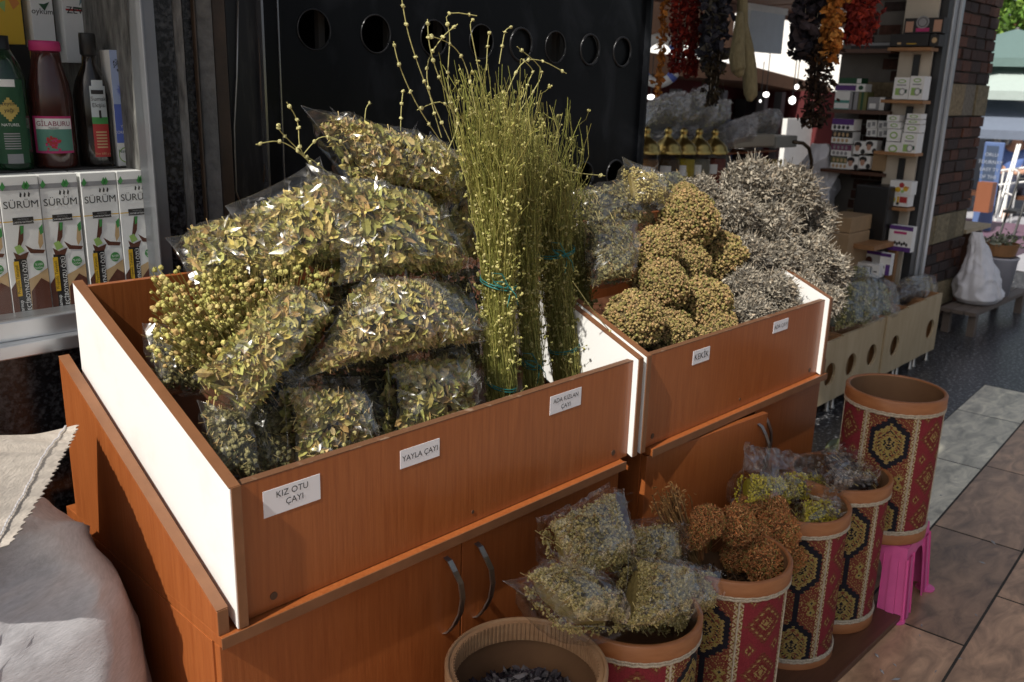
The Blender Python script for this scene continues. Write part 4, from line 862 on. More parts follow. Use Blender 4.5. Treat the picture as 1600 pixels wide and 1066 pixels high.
bag('flower_bag', 'clear bag under the knotted one, left of the thyme', [(905, 355, 1.60), (985, 352, 1.60), (992, 420, 1.50), (915, 410, 1.50)], .09, 'dim', 600, GF, seed=53, wr=1.5, fm=film_soft)
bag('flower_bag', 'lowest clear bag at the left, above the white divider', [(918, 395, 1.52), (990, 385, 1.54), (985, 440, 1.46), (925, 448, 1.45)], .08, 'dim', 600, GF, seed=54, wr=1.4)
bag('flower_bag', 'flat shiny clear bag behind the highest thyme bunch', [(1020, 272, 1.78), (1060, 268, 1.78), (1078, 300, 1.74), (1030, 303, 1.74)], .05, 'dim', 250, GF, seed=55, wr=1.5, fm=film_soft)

# ------------------------------------------------------------------ kilim covered barrels
def kilim_cells(nx=312, nz=134):
    PER = 104; c = np.zeros((nz, nx, 3))
    red = (.21, .026, .036); blk = (.012, .012, .019); gold = (.31, .225, .085); rust = (.17, .05, .03); cream = (.46, .38, .25); oliv = (.26, .22, .06); dr = (.15, .02, .02)
    for z in range(nz):
        for x in range(nx):
            p = x % PER
            ser = 2 if z % 4 < 2 else 0
            if p < 44:
                dx = abs(p - 22); dz = abs((z + 8) % 46 - 23); d = dx * .9 + dz * .95 + ser * .5
                if d < 3: k = gold
                elif d < 5: k = dr
                elif d < 7.5: k = gold if (x + z) % 3 else rust
                elif d < 10: k = dr
                elif d < 14: k = rust if (x // 2 + z // 2) % 2 else dr
                elif d < 16: k = gold if z % 4 < 2 else rust
                elif d < 19: k = rust if z % 3 else dr
                else:
                    q = abs((z + 31) % 46 - 23) * 1.1 + abs(dx - 14)
                    k = gold if 3 <= q < 5 and (x % 3) else (dr if q < 3 else (rust if q < 8 and (x + z) % 2 else red))
            elif p < 52 or p >= 96:
                q = p - 44 if p < 52 else p - 96
                k = cream if ((q + abs(z % 8 - 4)) % 4) < 2 else (rust if (z % 3) else oliv)
            else:
                dx = abs(p - 74); dz = abs((z + 26) % 84 - 42); d = max(dx * 1.05, dx * .6 + dz * .72) + ser * .6; hz = (z * 7 + x * 13 + (z * x) % 5) % 6
                if d < 2.2: k = blk
                elif d < 4: k = gold
                elif d < 5.5: k = blk
                elif d < 8: k = gold if hz > 1 else oliv
                elif d < 10: k = rust if hz > 2 else oliv
                elif d < 12: k = gold if (dx + z) % 4 < 2 else blk
                elif d < 14.5: k = oliv if hz > 2 else rust
                elif d < 16.5: k = gold if hz > 0 else oliv
                elif d < 22: k = blk
                else:
                    q = abs(dx - 15) + abs(abs((z + 68) % 84 - 42) - 5)
                    k = blk if q < 2 else gold if q < 4 else (oliv if q < 6 and hz > 1 else (rust if hz > 1 else (dr if hz else gold)))
                    if dx < 3: k = blk
            c[z, x] = k
    return c
def barrel_proto():
    R, H = .1435, .47; nx, nz = 312, 134; z0, z1 = .038, .43
    root = thing('barrel', 'x', 'barrel', (0, 0, 0), 'kilim covered barrels in front of the cabinets')
    cells = kilim_cells(nx, nz); mb = MB()
    th = np.arange(nx) * 2 * np.pi / nx; zz = np.linspace(z0, z1, nz + 1)
    V = np.stack([np.tile(R * np.cos(th), nz + 1), np.tile(R * np.sin(th), nz + 1), np.repeat(zz, nx)], 1)
    i = np.arange(nz)[:, None] * nx; j = np.arange(nx)[None]; jn = (j + 1) % nx
    Fc = np.stack([i + j, i + jn, i + nx + jn, i + nx + j], 2).reshape(-1, 4)
    mb.v.append(V); mb.nv += len(V); mb.lp.append(Fc.reshape(-1)); mb.ln.append(np.full(len(Fc), 4)); mb.mi.append(np.zeros(len(Fc), int)); mb.c.append(cells.reshape(-1, 3))
    mb.build('kilim_cover', kilim, root, local=True)
    for nm, a, b in (('rim', .43, H), ('base_hoop', 0, .036)):
        mb = MB(); mb.lathe([(R + .0005, a), (R + .0055, a + .001), (R + .006, a + .004), (R + .006, b - .003), (R + .004, b), (R - .004, b + .0005), (R - .0065, b - .002), (R - .0065, a)], (0, 0, 0), 72, closed=True); mb.build(nm, barrel_wood, root, smooth=True, local=True)
    mb = MB(); mb.lathe([(R - .0066, H - .004), (R - .0072, .42), (R - .0072, .02), (0, .02)], (0, 0, 0), 56); mb.build('inside', inner_wood, root, smooth=True, local=True)
    for a in (.427, .0405):
        mb = MB(); n = 200
        for sg in (1, -1):
            mb.tube([((R + .0035) * math.cos(k * 2 * np.pi / n), (R + .0035) * math.sin(k * 2 * np.pi / n), a + sg * .0035 + 0.0009 * math.sin(k * 1.1)) for k in range(n + 1)], .0036, 6, cap=False)
        mb.build('braid', braid_m, root, smooth=True, local=True)
    mb = MB()
    for k in range(3):
        for c_ in (48, 100):
            a = (c_ + 104 * k) * 2 * np.pi / nx; mb.tube([((R + .0005) * math.cos(a + .003 * math.sin(z * 1.2)), (R + .0005) * math.sin(a + .003 * math.sin(z * 1.2)), z0 + (z1 - z0) * z / 60) for z in range(61)], .0028, 4)
    mb.build('seam_cord', braid_m, root, local=True)
    return root
B_C = [(1.47, 1.015, .03), (1.845, 1.0, .03), (2.276, 1.045, .015), (2.535, 1.037, .03), (2.785, 1.0, .25)]
bp = barrel_proto(); bl = ['kilim barrel with a red panel in front, full of clear flower bags', 'kilim barrel filled with rust brown tied bunches', 'kilim barrel with small bags of yellow flowers, black panel in front', 'kilim barrel holding grey wrapped parcels, fourth along the row', 'tall empty kilim barrel standing on the pink stool']
for k, (b, rz) in enumerate(zip(B_C, (1.31, 1.85, 2.3, 2.4, 2.0))):
    if k == 0: bp.location = b; bp.rotation_euler = (0, 0, rz); bp['label'] = bl[0]
    else: dup(bp, b, (0, 0, rz), label=bl[k])
def plain_barrel():
    c = (1.145, 1.035, .03); R = .157; t = thing('barrel', 'plain brown wooden barrel in the foreground, open with dark petals inside', 'barrel', c)
    mb = MB(); mb.lathe([(R - .006, 0), (R - .006, .41)], c, 72); mb.build('staves', barrel_wood, t, smooth=True)
    mb = MB(); mb.lathe([(R - .006, .41), (R + .003, .411), (R + .004, .474), (R + .001, .478), (R - .004, .478), (R - .005, .41)], c, 72); mb.build('rim', tan_wood, t, smooth=True)
    mb = MB(); n = 96; mb.lathe([(R - .0052, .474), (R - .013, .473), (R - .013, .43), (R - .0054, .428)], c, 72)
    for k in range(n):
        a = 2 * np.pi * k / n; q = .0022; r1, r2 = R - .0155, R - .0128
        mb.prism([(c[0] + r * math.cos(a + d), c[1] + r * math.sin(a + d), c[2] + .432) for r, d in ((r2, -.02), (r1, -.012), (r1, .012), (r2, .02))], (0, 0, .04))
    mb.build('ribbed_lining', tan_wood, t)
    mb = MB(); mb.lathe([(R - .0065, .43), (R - .008, .02), (0, .02)], c, 60); mb.build('inside', inner_wood, t, smooth=True)
    rng = np.random.default_rng(5); mb = MB(); k = 2600; q = np.sqrt(rng.uniform(0, 1, k)); a = rng.uniform(0, 2 * np.pi, k)
    P = np.stack([c[0] + q * .143 * np.cos(a), c[1] + q * .143 * np.sin(a), c[2] + .345 + .05 * (1 - q ** 2) + rng.normal(size=k) * .008], 1); L_ = rng.uniform(.014, .03, k)
    mb.inst(LEAF_V, LEAF_F, scaleA(rand_rot(k, None, 1, rng), L_, L_ * .6, L_), P, pal(k, [(.05, .045, .055), (.09, .08, .09), (.14, .13, .14), (.04, .03, .04), (.19, .18, .19)], .25, rng))
    mb.lathe([(.144, .325), (.1, .34), (0, .37)], c, 30, 0, (.03, .025, .03))
    tag(mb.build('dried_petals', herb), 'heap of dark dried petals inside the plain wooden barrel', 'petals', kind='stuff')
plain_barrel()
def small_green_tub():
    p = on_y(1268, 680, 1.34) ; t = thing('tub', 'green rimmed tub almost hidden behind the grey parcel barrel', 'tub', (3.03, 1.16, 0)); c = (3.03, 1.16, 0); R = .13; gm = mat('green_tub', (.13, .14, .06), .5, noise_amt=.1)
    mb = MB(); mb.lathe([(R * .9, 0), (R, .36), (R + .006, .365), (R + .006, .385), (R - .004, .388), (R - .008, .36), (R * .85, .01), (0, .01)], c, 48); mb.build('bucket', gm, t, smooth=True)
small_green_tub()
# dark board under the barrels
mb = MB(); mb.box(.80, 2.70, .842, 1.255, .009, .03); tag(mb.build('plank', board_dark, bevel=.002), 'dark brown plank on the floor carrying the row of barrels', 'board')
# pink plastic stool
def stool():
    c = (2.80, .995); t = thing('stool', 'pink plastic stool with fluted legs under the tall barrel', 'stool', (c[0], c[1], .008)); th = math.radians(6)
    ca, sa = math.cos(th), math.sin(th)
    def T(x, y, z): return (c[0] + x * ca - y * sa, c[1] + x * sa + y * ca, z)
    a, b, zt = .125, .145, .249
    mb = MB(); mb.prism([T(-a, -a, zt - .012), T(a, -a, zt - .012), T(a, a, zt - .012), T(-a, a, zt - .012)], (0, 0, .011))
    # apron with an arch on every side
    for k in range(4):
        def S(x, z, o=0):
            f = (zt - z) / zt; w = a + (b - a) * f; xx = x * w / a; yy = -(w + o); 
            for _ in range(k): xx, yy = -yy, xx
            return T(xx, yy, z)
        arch = [(-.058, .16), (-.05, .185), (-.035, .2), (0, .206), (.035, .2), (.05, .185), (.058, .16)]
        top = [(x, zt) for x, _ in arch]; 
        for i in range(len(arch) - 1):
            mb.add([S(*arch[i]), S(*arch[i + 1]), S(*top[i + 1]), S(*top[i])], [(0, 1, 2, 3)])
        for sg in (-1, 1): mb.add([S(sg * .058, .16), S(sg * a, .16), S(sg * a, zt), S(sg * .058, zt)], [(0, 1, 2, 3)] if sg > 0 else [(3, 2, 1, 0)])
    mb.build('seat', pink, t)
    for k in range(4):
        mb = MB()
        def S(x, z, o=0):
            f = (zt - z) / zt; w = a + (b - a) * f; xx = x * w / a; yy = -(w + o)
            for _ in range(k): xx, yy = -yy, xx
            return T(xx, yy, z)
        # fluted corner leg: ribs on the two faces meeting at this corner
        for j in range(3):
            x0, x1 = .058 + j * .0223, .058 + (j + 1) * .0223; o = [.001, .006, .001][j]
            mb.add([S(x0, .006, o), S(x1, .006, o), S(x1, .215, o), S(x0, .215, o)], [(0, 1, 2, 3)])
            for xx in (x0, x1): mb.add([S(xx, .006, 0), S(xx, .215, 0), S(xx, .215, .006), S(xx, .006, .006)], [(0, 1, 2, 3)])
        def S2(x, z, o=0):
            f = (zt - z) / zt; w = a + (b - a) * f; xx = w + o; yy = -x * w / a
            for _ in range(k): xx, yy = -yy, xx
            return T(xx, yy, z)
        for j in range(3):
            x0, x1 = .058 + j * .0223, .058 + (j + 1) * .0223; o = [.001, .006, .001][j]
            mb.add([S2(x0, .006, o), S2(x0, .215, o), S2(x1, .215, o), S2(x1, .006, o)], [(0, 1, 2, 3)])
            for xx in (x0, x1): mb.add([S2(xx, .006, 0), S2(xx, .215, 0), S2(xx, .215, .006), S2(xx, .006, .006)], [(0, 1, 2, 3)])
        p = S(a * .86, .008); mb.lathe([(0, 0), (.03, 0), (.03, .004), (0, .006)], (p[0] - c[0] * 0, p[1], .0095), 16)
        mb.build('leg', pink, t)
stool()

# contents of the barrels
GY = 'clear bags of dried yellow flowers in the near kilim barrel'
bag('flower_bag', 'upper left flower bag leaning on the cabinet door', [(838, 812, 1.20), (952, 752, 1.20), (985, 890, 1.06), (880, 930, 1.04)], .13, 'yarrow', 2600, GY, wr=.6, grid=22, seed=71, fill=(.03, .96, .14, .97), rag=.015)
bag('flower_bag', 'flower bag spilling over the left rim with an empty corner', [(786, 908, 1.08), (880, 885, 1.10), (985, 985, .94), (880, 980, .92)], .10, 'yarrow', 1900, GY, wr=.6, grid=22, seed=72, fill=(.24, .97, .05, .95))
bag('flower_bag', 'small flower bag at the back between the larger ones', [(975, 812, 1.16), (1052, 800, 1.16), (1060, 890, 1.08), (965, 905, 1.08)], .10, 'yarrow', 1500, GY, wr=.6, grid=22, seed=73, fill=(.03, .93, .2, .97), rag=.012)
bag('flower_bag', 'front right flower bag filling the middle of the barrel', [(982, 868, 1.04), (1070, 880, 1.04), (1062, 995, .94), (965, 985, .94)], .13, 'yarrow', 2500, GY, wr=.6, grid=22, seed=74, fill=(.03, .95, .10, .98))
bag('flower_bag', 'flower bag at the right rim with a loose open top', [(1045, 868, 1.06), (1112, 885, 1.02), (1112, 950, .96), (1040, 985, .96)], .09, 'yarrow', 1300, GY, wr=.6, grid=22, seed=75, fill=(.05, .95, .25, .97), rag=.015)
GR = 'rust brown tied bunches in the second kilim barrel'
rst = [head_proto('rust_bunch', 'x', 'rust', 81 + k, GR) for k in range(2)]
place_heads(rst, [(1198, 880, 33, .955, (-.3, -.7, .6)), (1150, 820, 30, 1.03, (-.2, -.5, .8)), (1105, 815, 26, 1.06, (-.3, -.3, .9)), (1205, 797, 26, 1.06, (0, -.4, .9)), (1215, 830, 32, 1.00, (.1, -.6, .8)), (1085, 835, 24, 1.09, (-.4, -.2, .9)), (1232, 868, 26, .99, (.2, -.5, .8)), (1178, 842, 27, 1.02, (-.1, -.6, .8)), (1240, 838, 25, 1.03, (.3, -.4, .8)), (1168, 798, 24, 1.10, (-.1, -.3, .9)), (1152, 868, 26, 1.04, (-.2, -.5, .7))],
    ['front rust bunch drooping over the barrel rim', 'rust bunch in the middle of the barrel', 'dark rust bunch behind the middle one at the cabinet', 'highest rust bunch, next to the yellow bags', 'large rust bunch just above the front one', 'brown bunch at the left edge of the barrel, behind the flower bags', 'rust bunch at the right rim', 'rust bunch wedged between the front one and the middle', 'rust bunch at the back right under the yellow bags', 'rust bunch against the cabinet door, left of the highest', 'low dark rust bunch inside the barrel on the left'], (-.3, -.6, .7))
def shade_heap():  # added heap; its dark colours paint the shade inside the barrel
    c = np.array(B_C[1]); rng = np.random.default_rng(77); k = 1500; q = np.sqrt(rng.uniform(0, 1, k)); a = rng.uniform(0, 2 * np.pi, k); mb = MB(); L_ = rng.uniform(.02, .05, k)
    P = c + np.stack([q * .125 * np.cos(a), q * .125 * np.sin(a), .33 + .03 * (1 - q) + rng.normal(size=k) * .012], 1); mb.inst(STEM_V, STEM_F, scaleA(rand_rot(k, np.tile([[0, 0, 1.0]], (k, 1)), .4, rng), L_, np.full(k, .05), np.full(k, .05)), P, pal(k, [(.06, .035, .018), (.10, .05, .022), (.035, .022, .014)], .25, rng))
    mb.lathe([(.134, .30), (.1, .31), (0, .325)], tuple(c), 30, 0, (.02, .013, .009)); tag(mb.build('shade_stalks', herb), 'dark broken stalks filling the second kilim barrel under the rust bunches', 'stalks', kind='stuff')
shade_heap()
def straw():
    rng = np.random.default_rng(90); n = 120; O_ = on_y(1085, 900, 1.1); E_ = np.array([on_y(rng.normal(1048, 13), rng.uniform(762, 830), rng.uniform(1.10, 1.16)) for _ in range(n)]); S_ = O_ + rng.normal(size=(n, 3)) * .015
    mb = MB(); stems_np(mb, np.stack([S_, (S_ + E_) / 2 + rng.normal(size=(n, 3)) * .008, E_], 1), .0014, pal(n, [(.30, .17, .06), (.36, .22, .09), (.22, .12, .05)], .2, rng)); k = 300; i = rng.integers(0, n, k); L_ = rng.uniform(.008, .018, k)
    mb.inst(LEAF_V, LEAF_F, scaleA(rand_rot(k, None, 1, rng), L_, L_ * .3, L_ * .5), E_[i] + rng.normal(size=(k, 3)) * .012, pal(k, [(.30, .16, .05), (.36, .2, .08)], .2, rng))
    tag(mb.build('straw_bunch', herb), 'brown straw bunch standing against the cabinet door behind the flower bags', 'herb bunch')
straw()
GW = 'bags of yellow flowers in the third kilim barrel'
bag('yellow_bag', 'yellow flower bag with a long twisted empty top, at the back left', [(1165, 690, 1.16), (1208, 700, 1.15), (1232, 795, 1.08), (1152, 790, 1.10)], .10, 'yellow', 700, GW, seed=91, fill=(.03, .95, .52, .97), rag=.02, fm=film_soft)
bag('yellow_bag', 'yellow flower bag with its open mouth standing up on the right', [(1208, 700, 1.16), (1275, 708, 1.14), (1292, 790, 1.07), (1222, 785, 1.08)], .09, 'yellow', 650, GW, seed=92, fill=(.05, .95, .45, .97), rag=.02, fm=film_soft)
bag('yellow_bag', 'small round yellow flower bag at the front rim', [(1242, 785, 1.04), (1315, 782, 1.02), (1322, 830, .96), (1240, 830, .97)], .09, 'yellow', 600, GW, seed=93)
GP = 'grey wrapped parcels in the fourth kilim barrel'
bag('grey_bag', 'upper grey parcel in crackled film, leaning across the barrel', [(1270, 706, 1.13), (1352, 704, 1.10), (1388, 748, 1.00), (1282, 752, 1.02)], .08, 'grey', 700, GP, seed=95, wr=1.4, cat='parcel')
bag('grey_bag', 'lower grey parcel under the crackled one', [(1285, 742, 1.02), (1372, 738, 1.0), (1376, 764, .95), (1290, 768, .96)], .06, 'grey', 400, GP, seed=96, cat='parcel')

# ------------------------------------------------------------------ woven sacks at the left
def blob(mb, C, rows, n=72, m=0, wr=.012, seed=0, fr=7.0, folds=0.0):
    """rows: (z, centre x, centre y, rx, ry) from bottom to top"""
    Z = np.array(rows, float); ts = np.linspace(0, len(rows) - 1, 64); V = []; n = int(n * 1.6)
    for t in ts:
        r_ = [np.interp(t, range(len(rows)), Z[:, k]) for k in range(5)]
        for j in range(n):
            a = 2 * np.pi * j / n; ca, sa = math.cos(a), math.sin(a); e = 2.6
            q = (abs(ca) ** e + abs(sa) ** e) ** (-1 / e)
            p = np.array([r_[1] + r_[3] * q * ca, r_[2] + r_[4] * q * sa, r_[0]])
            q2 = Vector((p[0] * 4.5 + seed, p[1] * 4.5 + .8 * mnoise.noise(Vector((p[2] * 5, p[0] * 3, seed))), p[2] * 3.2)); w = mnoise.noise(Vector((p[0] * fr, p[1] * fr, p[2] * fr * .6 + seed))) * wr * 1.2 + (1 - abs(mnoise.noise(q2))) ** 9 * wr * 1.3 + (1 - abs(mnoise.noise(q2 * 2.3))) ** 9 * wr * .5
            if folds: w += folds * r_[3] * (math.sin(a * 7 + 3 * mnoise.noise(Vector((t * .07, a, seed)))) * .6 + math.sin(a * 13 + t * .12 + seed) * .4) * (t / 63) ** .7
            p += np.array([ca, sa, .2]) * w; V.append(p)
    mb.add(V, [(i * n + j, i * n + (j + 1) % n, (i + 1) * n + (j + 1) % n, (i + 1) * n + j) for i in range(63) for j in range(n)] + [tuple(range(n))[::-1], tuple(range(63 * n, 64 * n))], m)
def sacks():
    t = thing('sack', 'big full white woven sack leaning against the cabinet side', 'sack', (.17, 1.6, 0))
    X0, Y0 = .17, 1.60
    mb = MB(); blob(mb, None, [(z, X0 + dx, Y0 + dy, rx, ry) for z, dx, dy, rx, ry in ((.01, 0, 0, .33, .27), (.12, 0, 0, .41, .32), (.40, 0, 0, .425, .33), (.60, 0, .01, .42, .32), (.72, 0, .02, .40, .29), (.80, .0, .04, .36, .25), (.86, .0, .06, .29, .2), (.90, .0, .08, .2, .14), (.91, .0, .09, .08, .06))], wr=.013, seed=2, fr=4.0); mb.build('woven_body', sackm, t, smooth=True)
    # upper sack with a stitched zigzag mouth
    t = thing('sack', 'upper white woven sack with a zigzag cut, stitched mouth, resting on the big sack', 'sack', (.1, 1.6, .9))
    A, B_ = on_y(122, 665, 1.70), on_y(15, 850, 1.36); n = 96; m_ = 48; V = []; rng = np.random.default_rng(3)
    back = np.array([-.62, .06, -.03])
    for i in range(m_):
        f = i / (m_ - 1)
        for j in range(n):
            g = j / (n - 1); e = A * (1 - g) + B_ * g; e = e + np.array([.015, 0, .012]) * math.sin(g * 3.14)
            infl = math.sin(min(f * 1.9, 1.57)) * .165
            up = np.array([-.25, -.45, .86]); prof = (max(0, 1 - (2 * g - 1) ** 2)) ** .6
            p = e + back * f * (1 - .25 * abs(2 * g - 1)) + up * infl * prof
            w = mnoise.noise(Vector((p[0] * 8, p[1] * 8, 4))) * .010 + (1 - abs(mnoise.noise(Vector((g * 9, f * 2.2, 7.7))))) ** 5 * .012 * min(1, f * 5)
            w += .0025 * math.sin(g * 60) * math.exp(-f * 14)
            p = p + up * w
            if i == 0: p = p - back / .62 * (.0045 if j % 3 == 0 else -.001)
            V.append(p)
    top = np.array(V); und = top.copy().reshape(m_, n, 3)
    for i in range(m_):
        f = i / (m_ - 1); infl = math.sin(min(f * 1.9, 1.57)) * .20
        for j in range(n):
            g = j / (n - 1); und[i, j] += np.array([.1, .35, -.9]) * (infl * (max(0, 1 - (2 * g - 1) ** 2)) ** .6 + .002)
    F_ = [(i * n + j, i * n + j + 1, (i + 1) * n + j + 1, (i + 1) * n + j) for i in range(m_ - 1) for j in range(n - 1)]
    mb = MB(); mb.add(top, F_); mb.add(und.reshape(-1, 3), F_); mb.build('woven_body', mat('warm_woven_sack', (.47, .42, .37), .5, noise_amt=.16, noise_scale=45, stretch=(1, 1, 6), bump=.25, bump_scale=110), t, smooth=True)
    mb = MB(); P = top.reshape(m_, n, 3)[2] + np.array([-.2, -.4, .8]) * .004
    mb.tube([P[j] + np.array([0, 0, .0008 * (-1) ** j]) for j in range(n)], .0013, 5); mb.build('stitching', sackm, t)
sacks()
# scraps on the floor
rng = np.random.default_rng(8)
for k, (x, y, s) in enumerate([(1370, 1025, .018), (1378, 1050, .02), (1400, 1062, .03), (1398, 1040, .012), (1440, 978, .014), (1437, 994, .01), (1445, 790, .025), (1470, 775, .014), (1552, 848, .03), (1535, 880, .02), (1500, 1030, .014), (1525, 962, .012), (1462, 1050, .016)]):
    p = on_z(x, y, .009); a = rng.uniform(0, 3.1); mb = MB(); s *= .6; u = np.array([math.cos(a), math.sin(a), 0]); w = np.array([-math.sin(a), math.cos(a), 0]); q = rng.uniform(.25, .5)
    mb.add([p - u * s, p + w * s * q + np.array([0, 0, .002]), p + u * s + np.array([0, 0, .003]), p - w * s * q * .6 + np.array([0, 0, .004]), p + np.array([0, 0, .0055])], [(0, 4, 1), (1, 4, 2), (2, 4, 3), (3, 4, 0)])
    tag(mb.build('litter_scrap', GREY), 'small pale scrap of litter lying on the marble floor', 'litter', 'scraps on the marble floor')

# ------------------------------------------------------------------ wooden bins of the next shop
def bins():
    xs = [4.16, 4.41, 4.67, 4.945, 5.25, 5.52, 5.79]; holes = [1, 1, 1, 1, 0, 1]
    labs = ['pine bin with a round hole, nearest the cabinets', 'pine bin with a round hole, second of the row, packed with bags', 'pine bin with a round hole, third of the row, under big green bags', 'pine bin with orange edge and round hole, fourth of the row', 'pine bin without a hole, second from the brick pillar', 'pine bin with a round hole, next to the brick pillar']
    for k in range(6):
        a, b = xs[k] + .004, xs[k + 1] - .004; yf, yb = 1.88 + .004 * (k % 3), 2.16; zt = .405 + .006 * k; z0 = .075
        t = thing('bin', labs[k], 'bin', ((a + b) / 2, 2.02, 0), 'wooden bins in front of the next shop')
        mb = MB(); xc, zc, R = (a + b) / 2 + .01, .225, .062
        n = 32; angs = sorted([2 * math.pi * i / 24 for i in range(24)] + [math.atan2(v, u) % (2 * math.pi) for u in (a - xc, b - xc) for v in (z0 - zc, zt - zc)]); n = len(angs)
        if holes[k]:
            V = []
            for yy in (yf, yf + .014):
                for th in angs:
                    cx, cz = math.cos(th), math.sin(th); s = min(((b - xc) if cx > 0 else (xc - a)) / max(abs(cx), 1e-6), ((zt - zc) if cz > 0 else (zc - z0)) / max(abs(cz), 1e-6)); V += [(xc + R * cx, yy, zc + R * cz), (xc + s * cx, yy, zc + s * cz)]
            Fc = []
            for i in range(n):
                j = (i + 1) % n; Fc += [(2 * i, 2 * i + 1, 2 * j + 1, 2 * j), (2 * i, 2 * j, 2 * n + 2 * j, 2 * n + 2 * i), (2 * i + 1, 2 * n + 2 * i + 1, 2 * n + 2 * j + 1, 2 * j + 1), (2 * n + 2 * i, 2 * n + 2 * j, 2 * n + 2 * j + 1, 2 * n + 2 * i + 1)]
            mb.add(V, Fc)
        else: mb.box(a, b, yf, yf + .014, z0, zt)
        mb.build('front', pine, t)
        mb = MB(); mb.box(a, a + .014, yf + .0145, yb, z0, zt - .001); mb.box(b - .014, b, yf + .0145, yb, z0, zt - .001); mb.box(a + .0145, b - .0145, yb - .014, yb, z0, zt - .001); mb.box(a + .0145, b - .0145, yf + .0145, yb - .0145, z0, z0 + .014); mb.box(a + .03, b - .03, yf + .05, yf + .06, z0 + .02, zt - .06, 1); mb.build('carcass', [pine_dark, card], t)
        mb = MB()
        for xx in (a + .03, b - .03): mb.lathe([(.016, 0), (.018, .004), (.011, .012), (.009, .074)], (xx, yf + .03, 0), 12)
        mb.build('feet', steel, t, smooth=True)
bins()
GB = 'bags of green herbs in the wooden bins'
bag('green_bag', 'big crackled bag of green herbs over the near bins, against the sage heap', [(1290, 440, 2.06), (1345, 430, 2.10), (1350, 520, 1.94), (1292, 528, 1.93)], .22, 'green', 700, GB, seed=111, wr=1.2)
bag('green_bag', 'tall bag of green herbs standing in the middle bins', [(1325, 425, 2.14), (1378, 448, 2.10), (1385, 515, 1.94), (1335, 520, 1.95)], .22, 'green', 700, GB, seed=112, wr=1.2)
bag('green_bag', 'small twisted bag end above the tall green bag', [(1328, 415, 2.18), (1352, 418, 2.18), (1358, 450, 2.1), (1330, 450, 2.1)], .08, 'green', 250, GB, seed=113, fm=film_soft)
bag('green_bag', 'silvery bag in the bin next to the hole free one', [(1388, 448, 2.10), (1442, 440, 2.06), (1445, 478, 1.94), (1392, 478, 1.96)], .16, 'grey', 500, GB, seed=114, wr=2.0)
bag('green_bag', 'pale yellow bag peeping out of the last bin by the pillar', [(1405, 437, 2.16), (1455, 432, 2.14), (1460, 470, 2.0), (1412, 470, 2.02)], .12, 'yarrow', 400, GB, seed=115, fm=film_soft)

# ------------------------------------------------------------------ brick pillar, aluminium door frame
def brick_pillar():
    t = thing('brick_pillar', 'rough brick pillar with courses of pale stone beside the aluminium frame', 'pillar', (6.6, 2.4, 0))
    x0, x1, y0, y1 = 6.20, 7.0, 2.2, 2.75; mb = MB(); mb.box(x0 + .01, x1 - .01, y0 + .012, y1 - .012, 0, 2.75); mb.build('mortar_core', mortar, t)
    rng = np.random.default_rng(12); mb = MB(); z = .01; row = 0
    stone = [(.12, .22), (.62, .84), (1.46, 1.70), (2.3, 2.5)]
    while z < 2.7:
        st = next((s for s in stone if s[0] - .03 <= z < s[1] - .05), None); h = (.20 if st else .072) * rng.uniform(.92, 1.06)
        for face in range(2):
            s = 0 if face == 0 else 0; Ln = (x1 - x0) if face == 0 else (y1 - y0); s = -(row % 2) * .09
            while s < Ln:
                w = rng.uniform(.15, .28) if st else rng.uniform(.14, .21); a, b = max(0, s) + .006, min(Ln, s + w) - .006
                if b - a > .03:
                    pr = rng.uniform(-.004, .014); c = np.array([(.26, .20, .115), (.20, .165, .10), (.16, .14, .11)][rng.integers(3)]) if st else np.array([(.052, .024, .018), (.04, .022, .018), (.07, .028, .018), (.034, .022, .02), (.09, .034, .02)][rng.integers(5)]); c = c * rng.uniform(.75, 1.25); j = rng.uniform(-.006, .006, 4)
                    if face == 0: P = [(x0 + a + j[0], y0 - pr, z + .005), (x0 + b + j[1], y0 - pr, z + .005 + j[2] * .6), (x0 + b, y0 - pr + j[3] * .5, z + h - .005), (x0 + a, y0 - pr, z + h - .005)]; mb.prism(P, (0, .03, 0), 0, c)
                    else:
                        for xx, sg in ((x0, -1), (x1, 1)): P = [(xx + sg * pr, y0 + a, z + .005), (xx + sg * pr, y0 + b, z + .005), (xx + sg * pr, y0 + b, z + h - .005), (xx + sg * pr, y0 + a, z + h - .005)]; mb.prism(P, (-sg * .03, 0, 0), 0, c)
                s += w
        z += h; row += 1
    mb.build('bricks', brickm, t, bevel=.004)
    t = thing('door_frame', 'tall aluminium door frame between the shop shelves and the brick pillar', 'door frame', (6.07, 2.2, 0))
    mb = MB(); mb.box(6.065, 6.165, 2.17, 2.26, 0, 2.7); mb.box(6.125, 6.168, 2.15, 2.169, 0, 2.7); mb.build('post', alum, t, bevel=.004)
    mb = MB(); mb.box(5.985, 6.064, 2.18, 2.25, 0, 2.7); mb.build('gasket', flat('dark_gasket', (.03, .032, .035), .4), t)
brick_pillar()

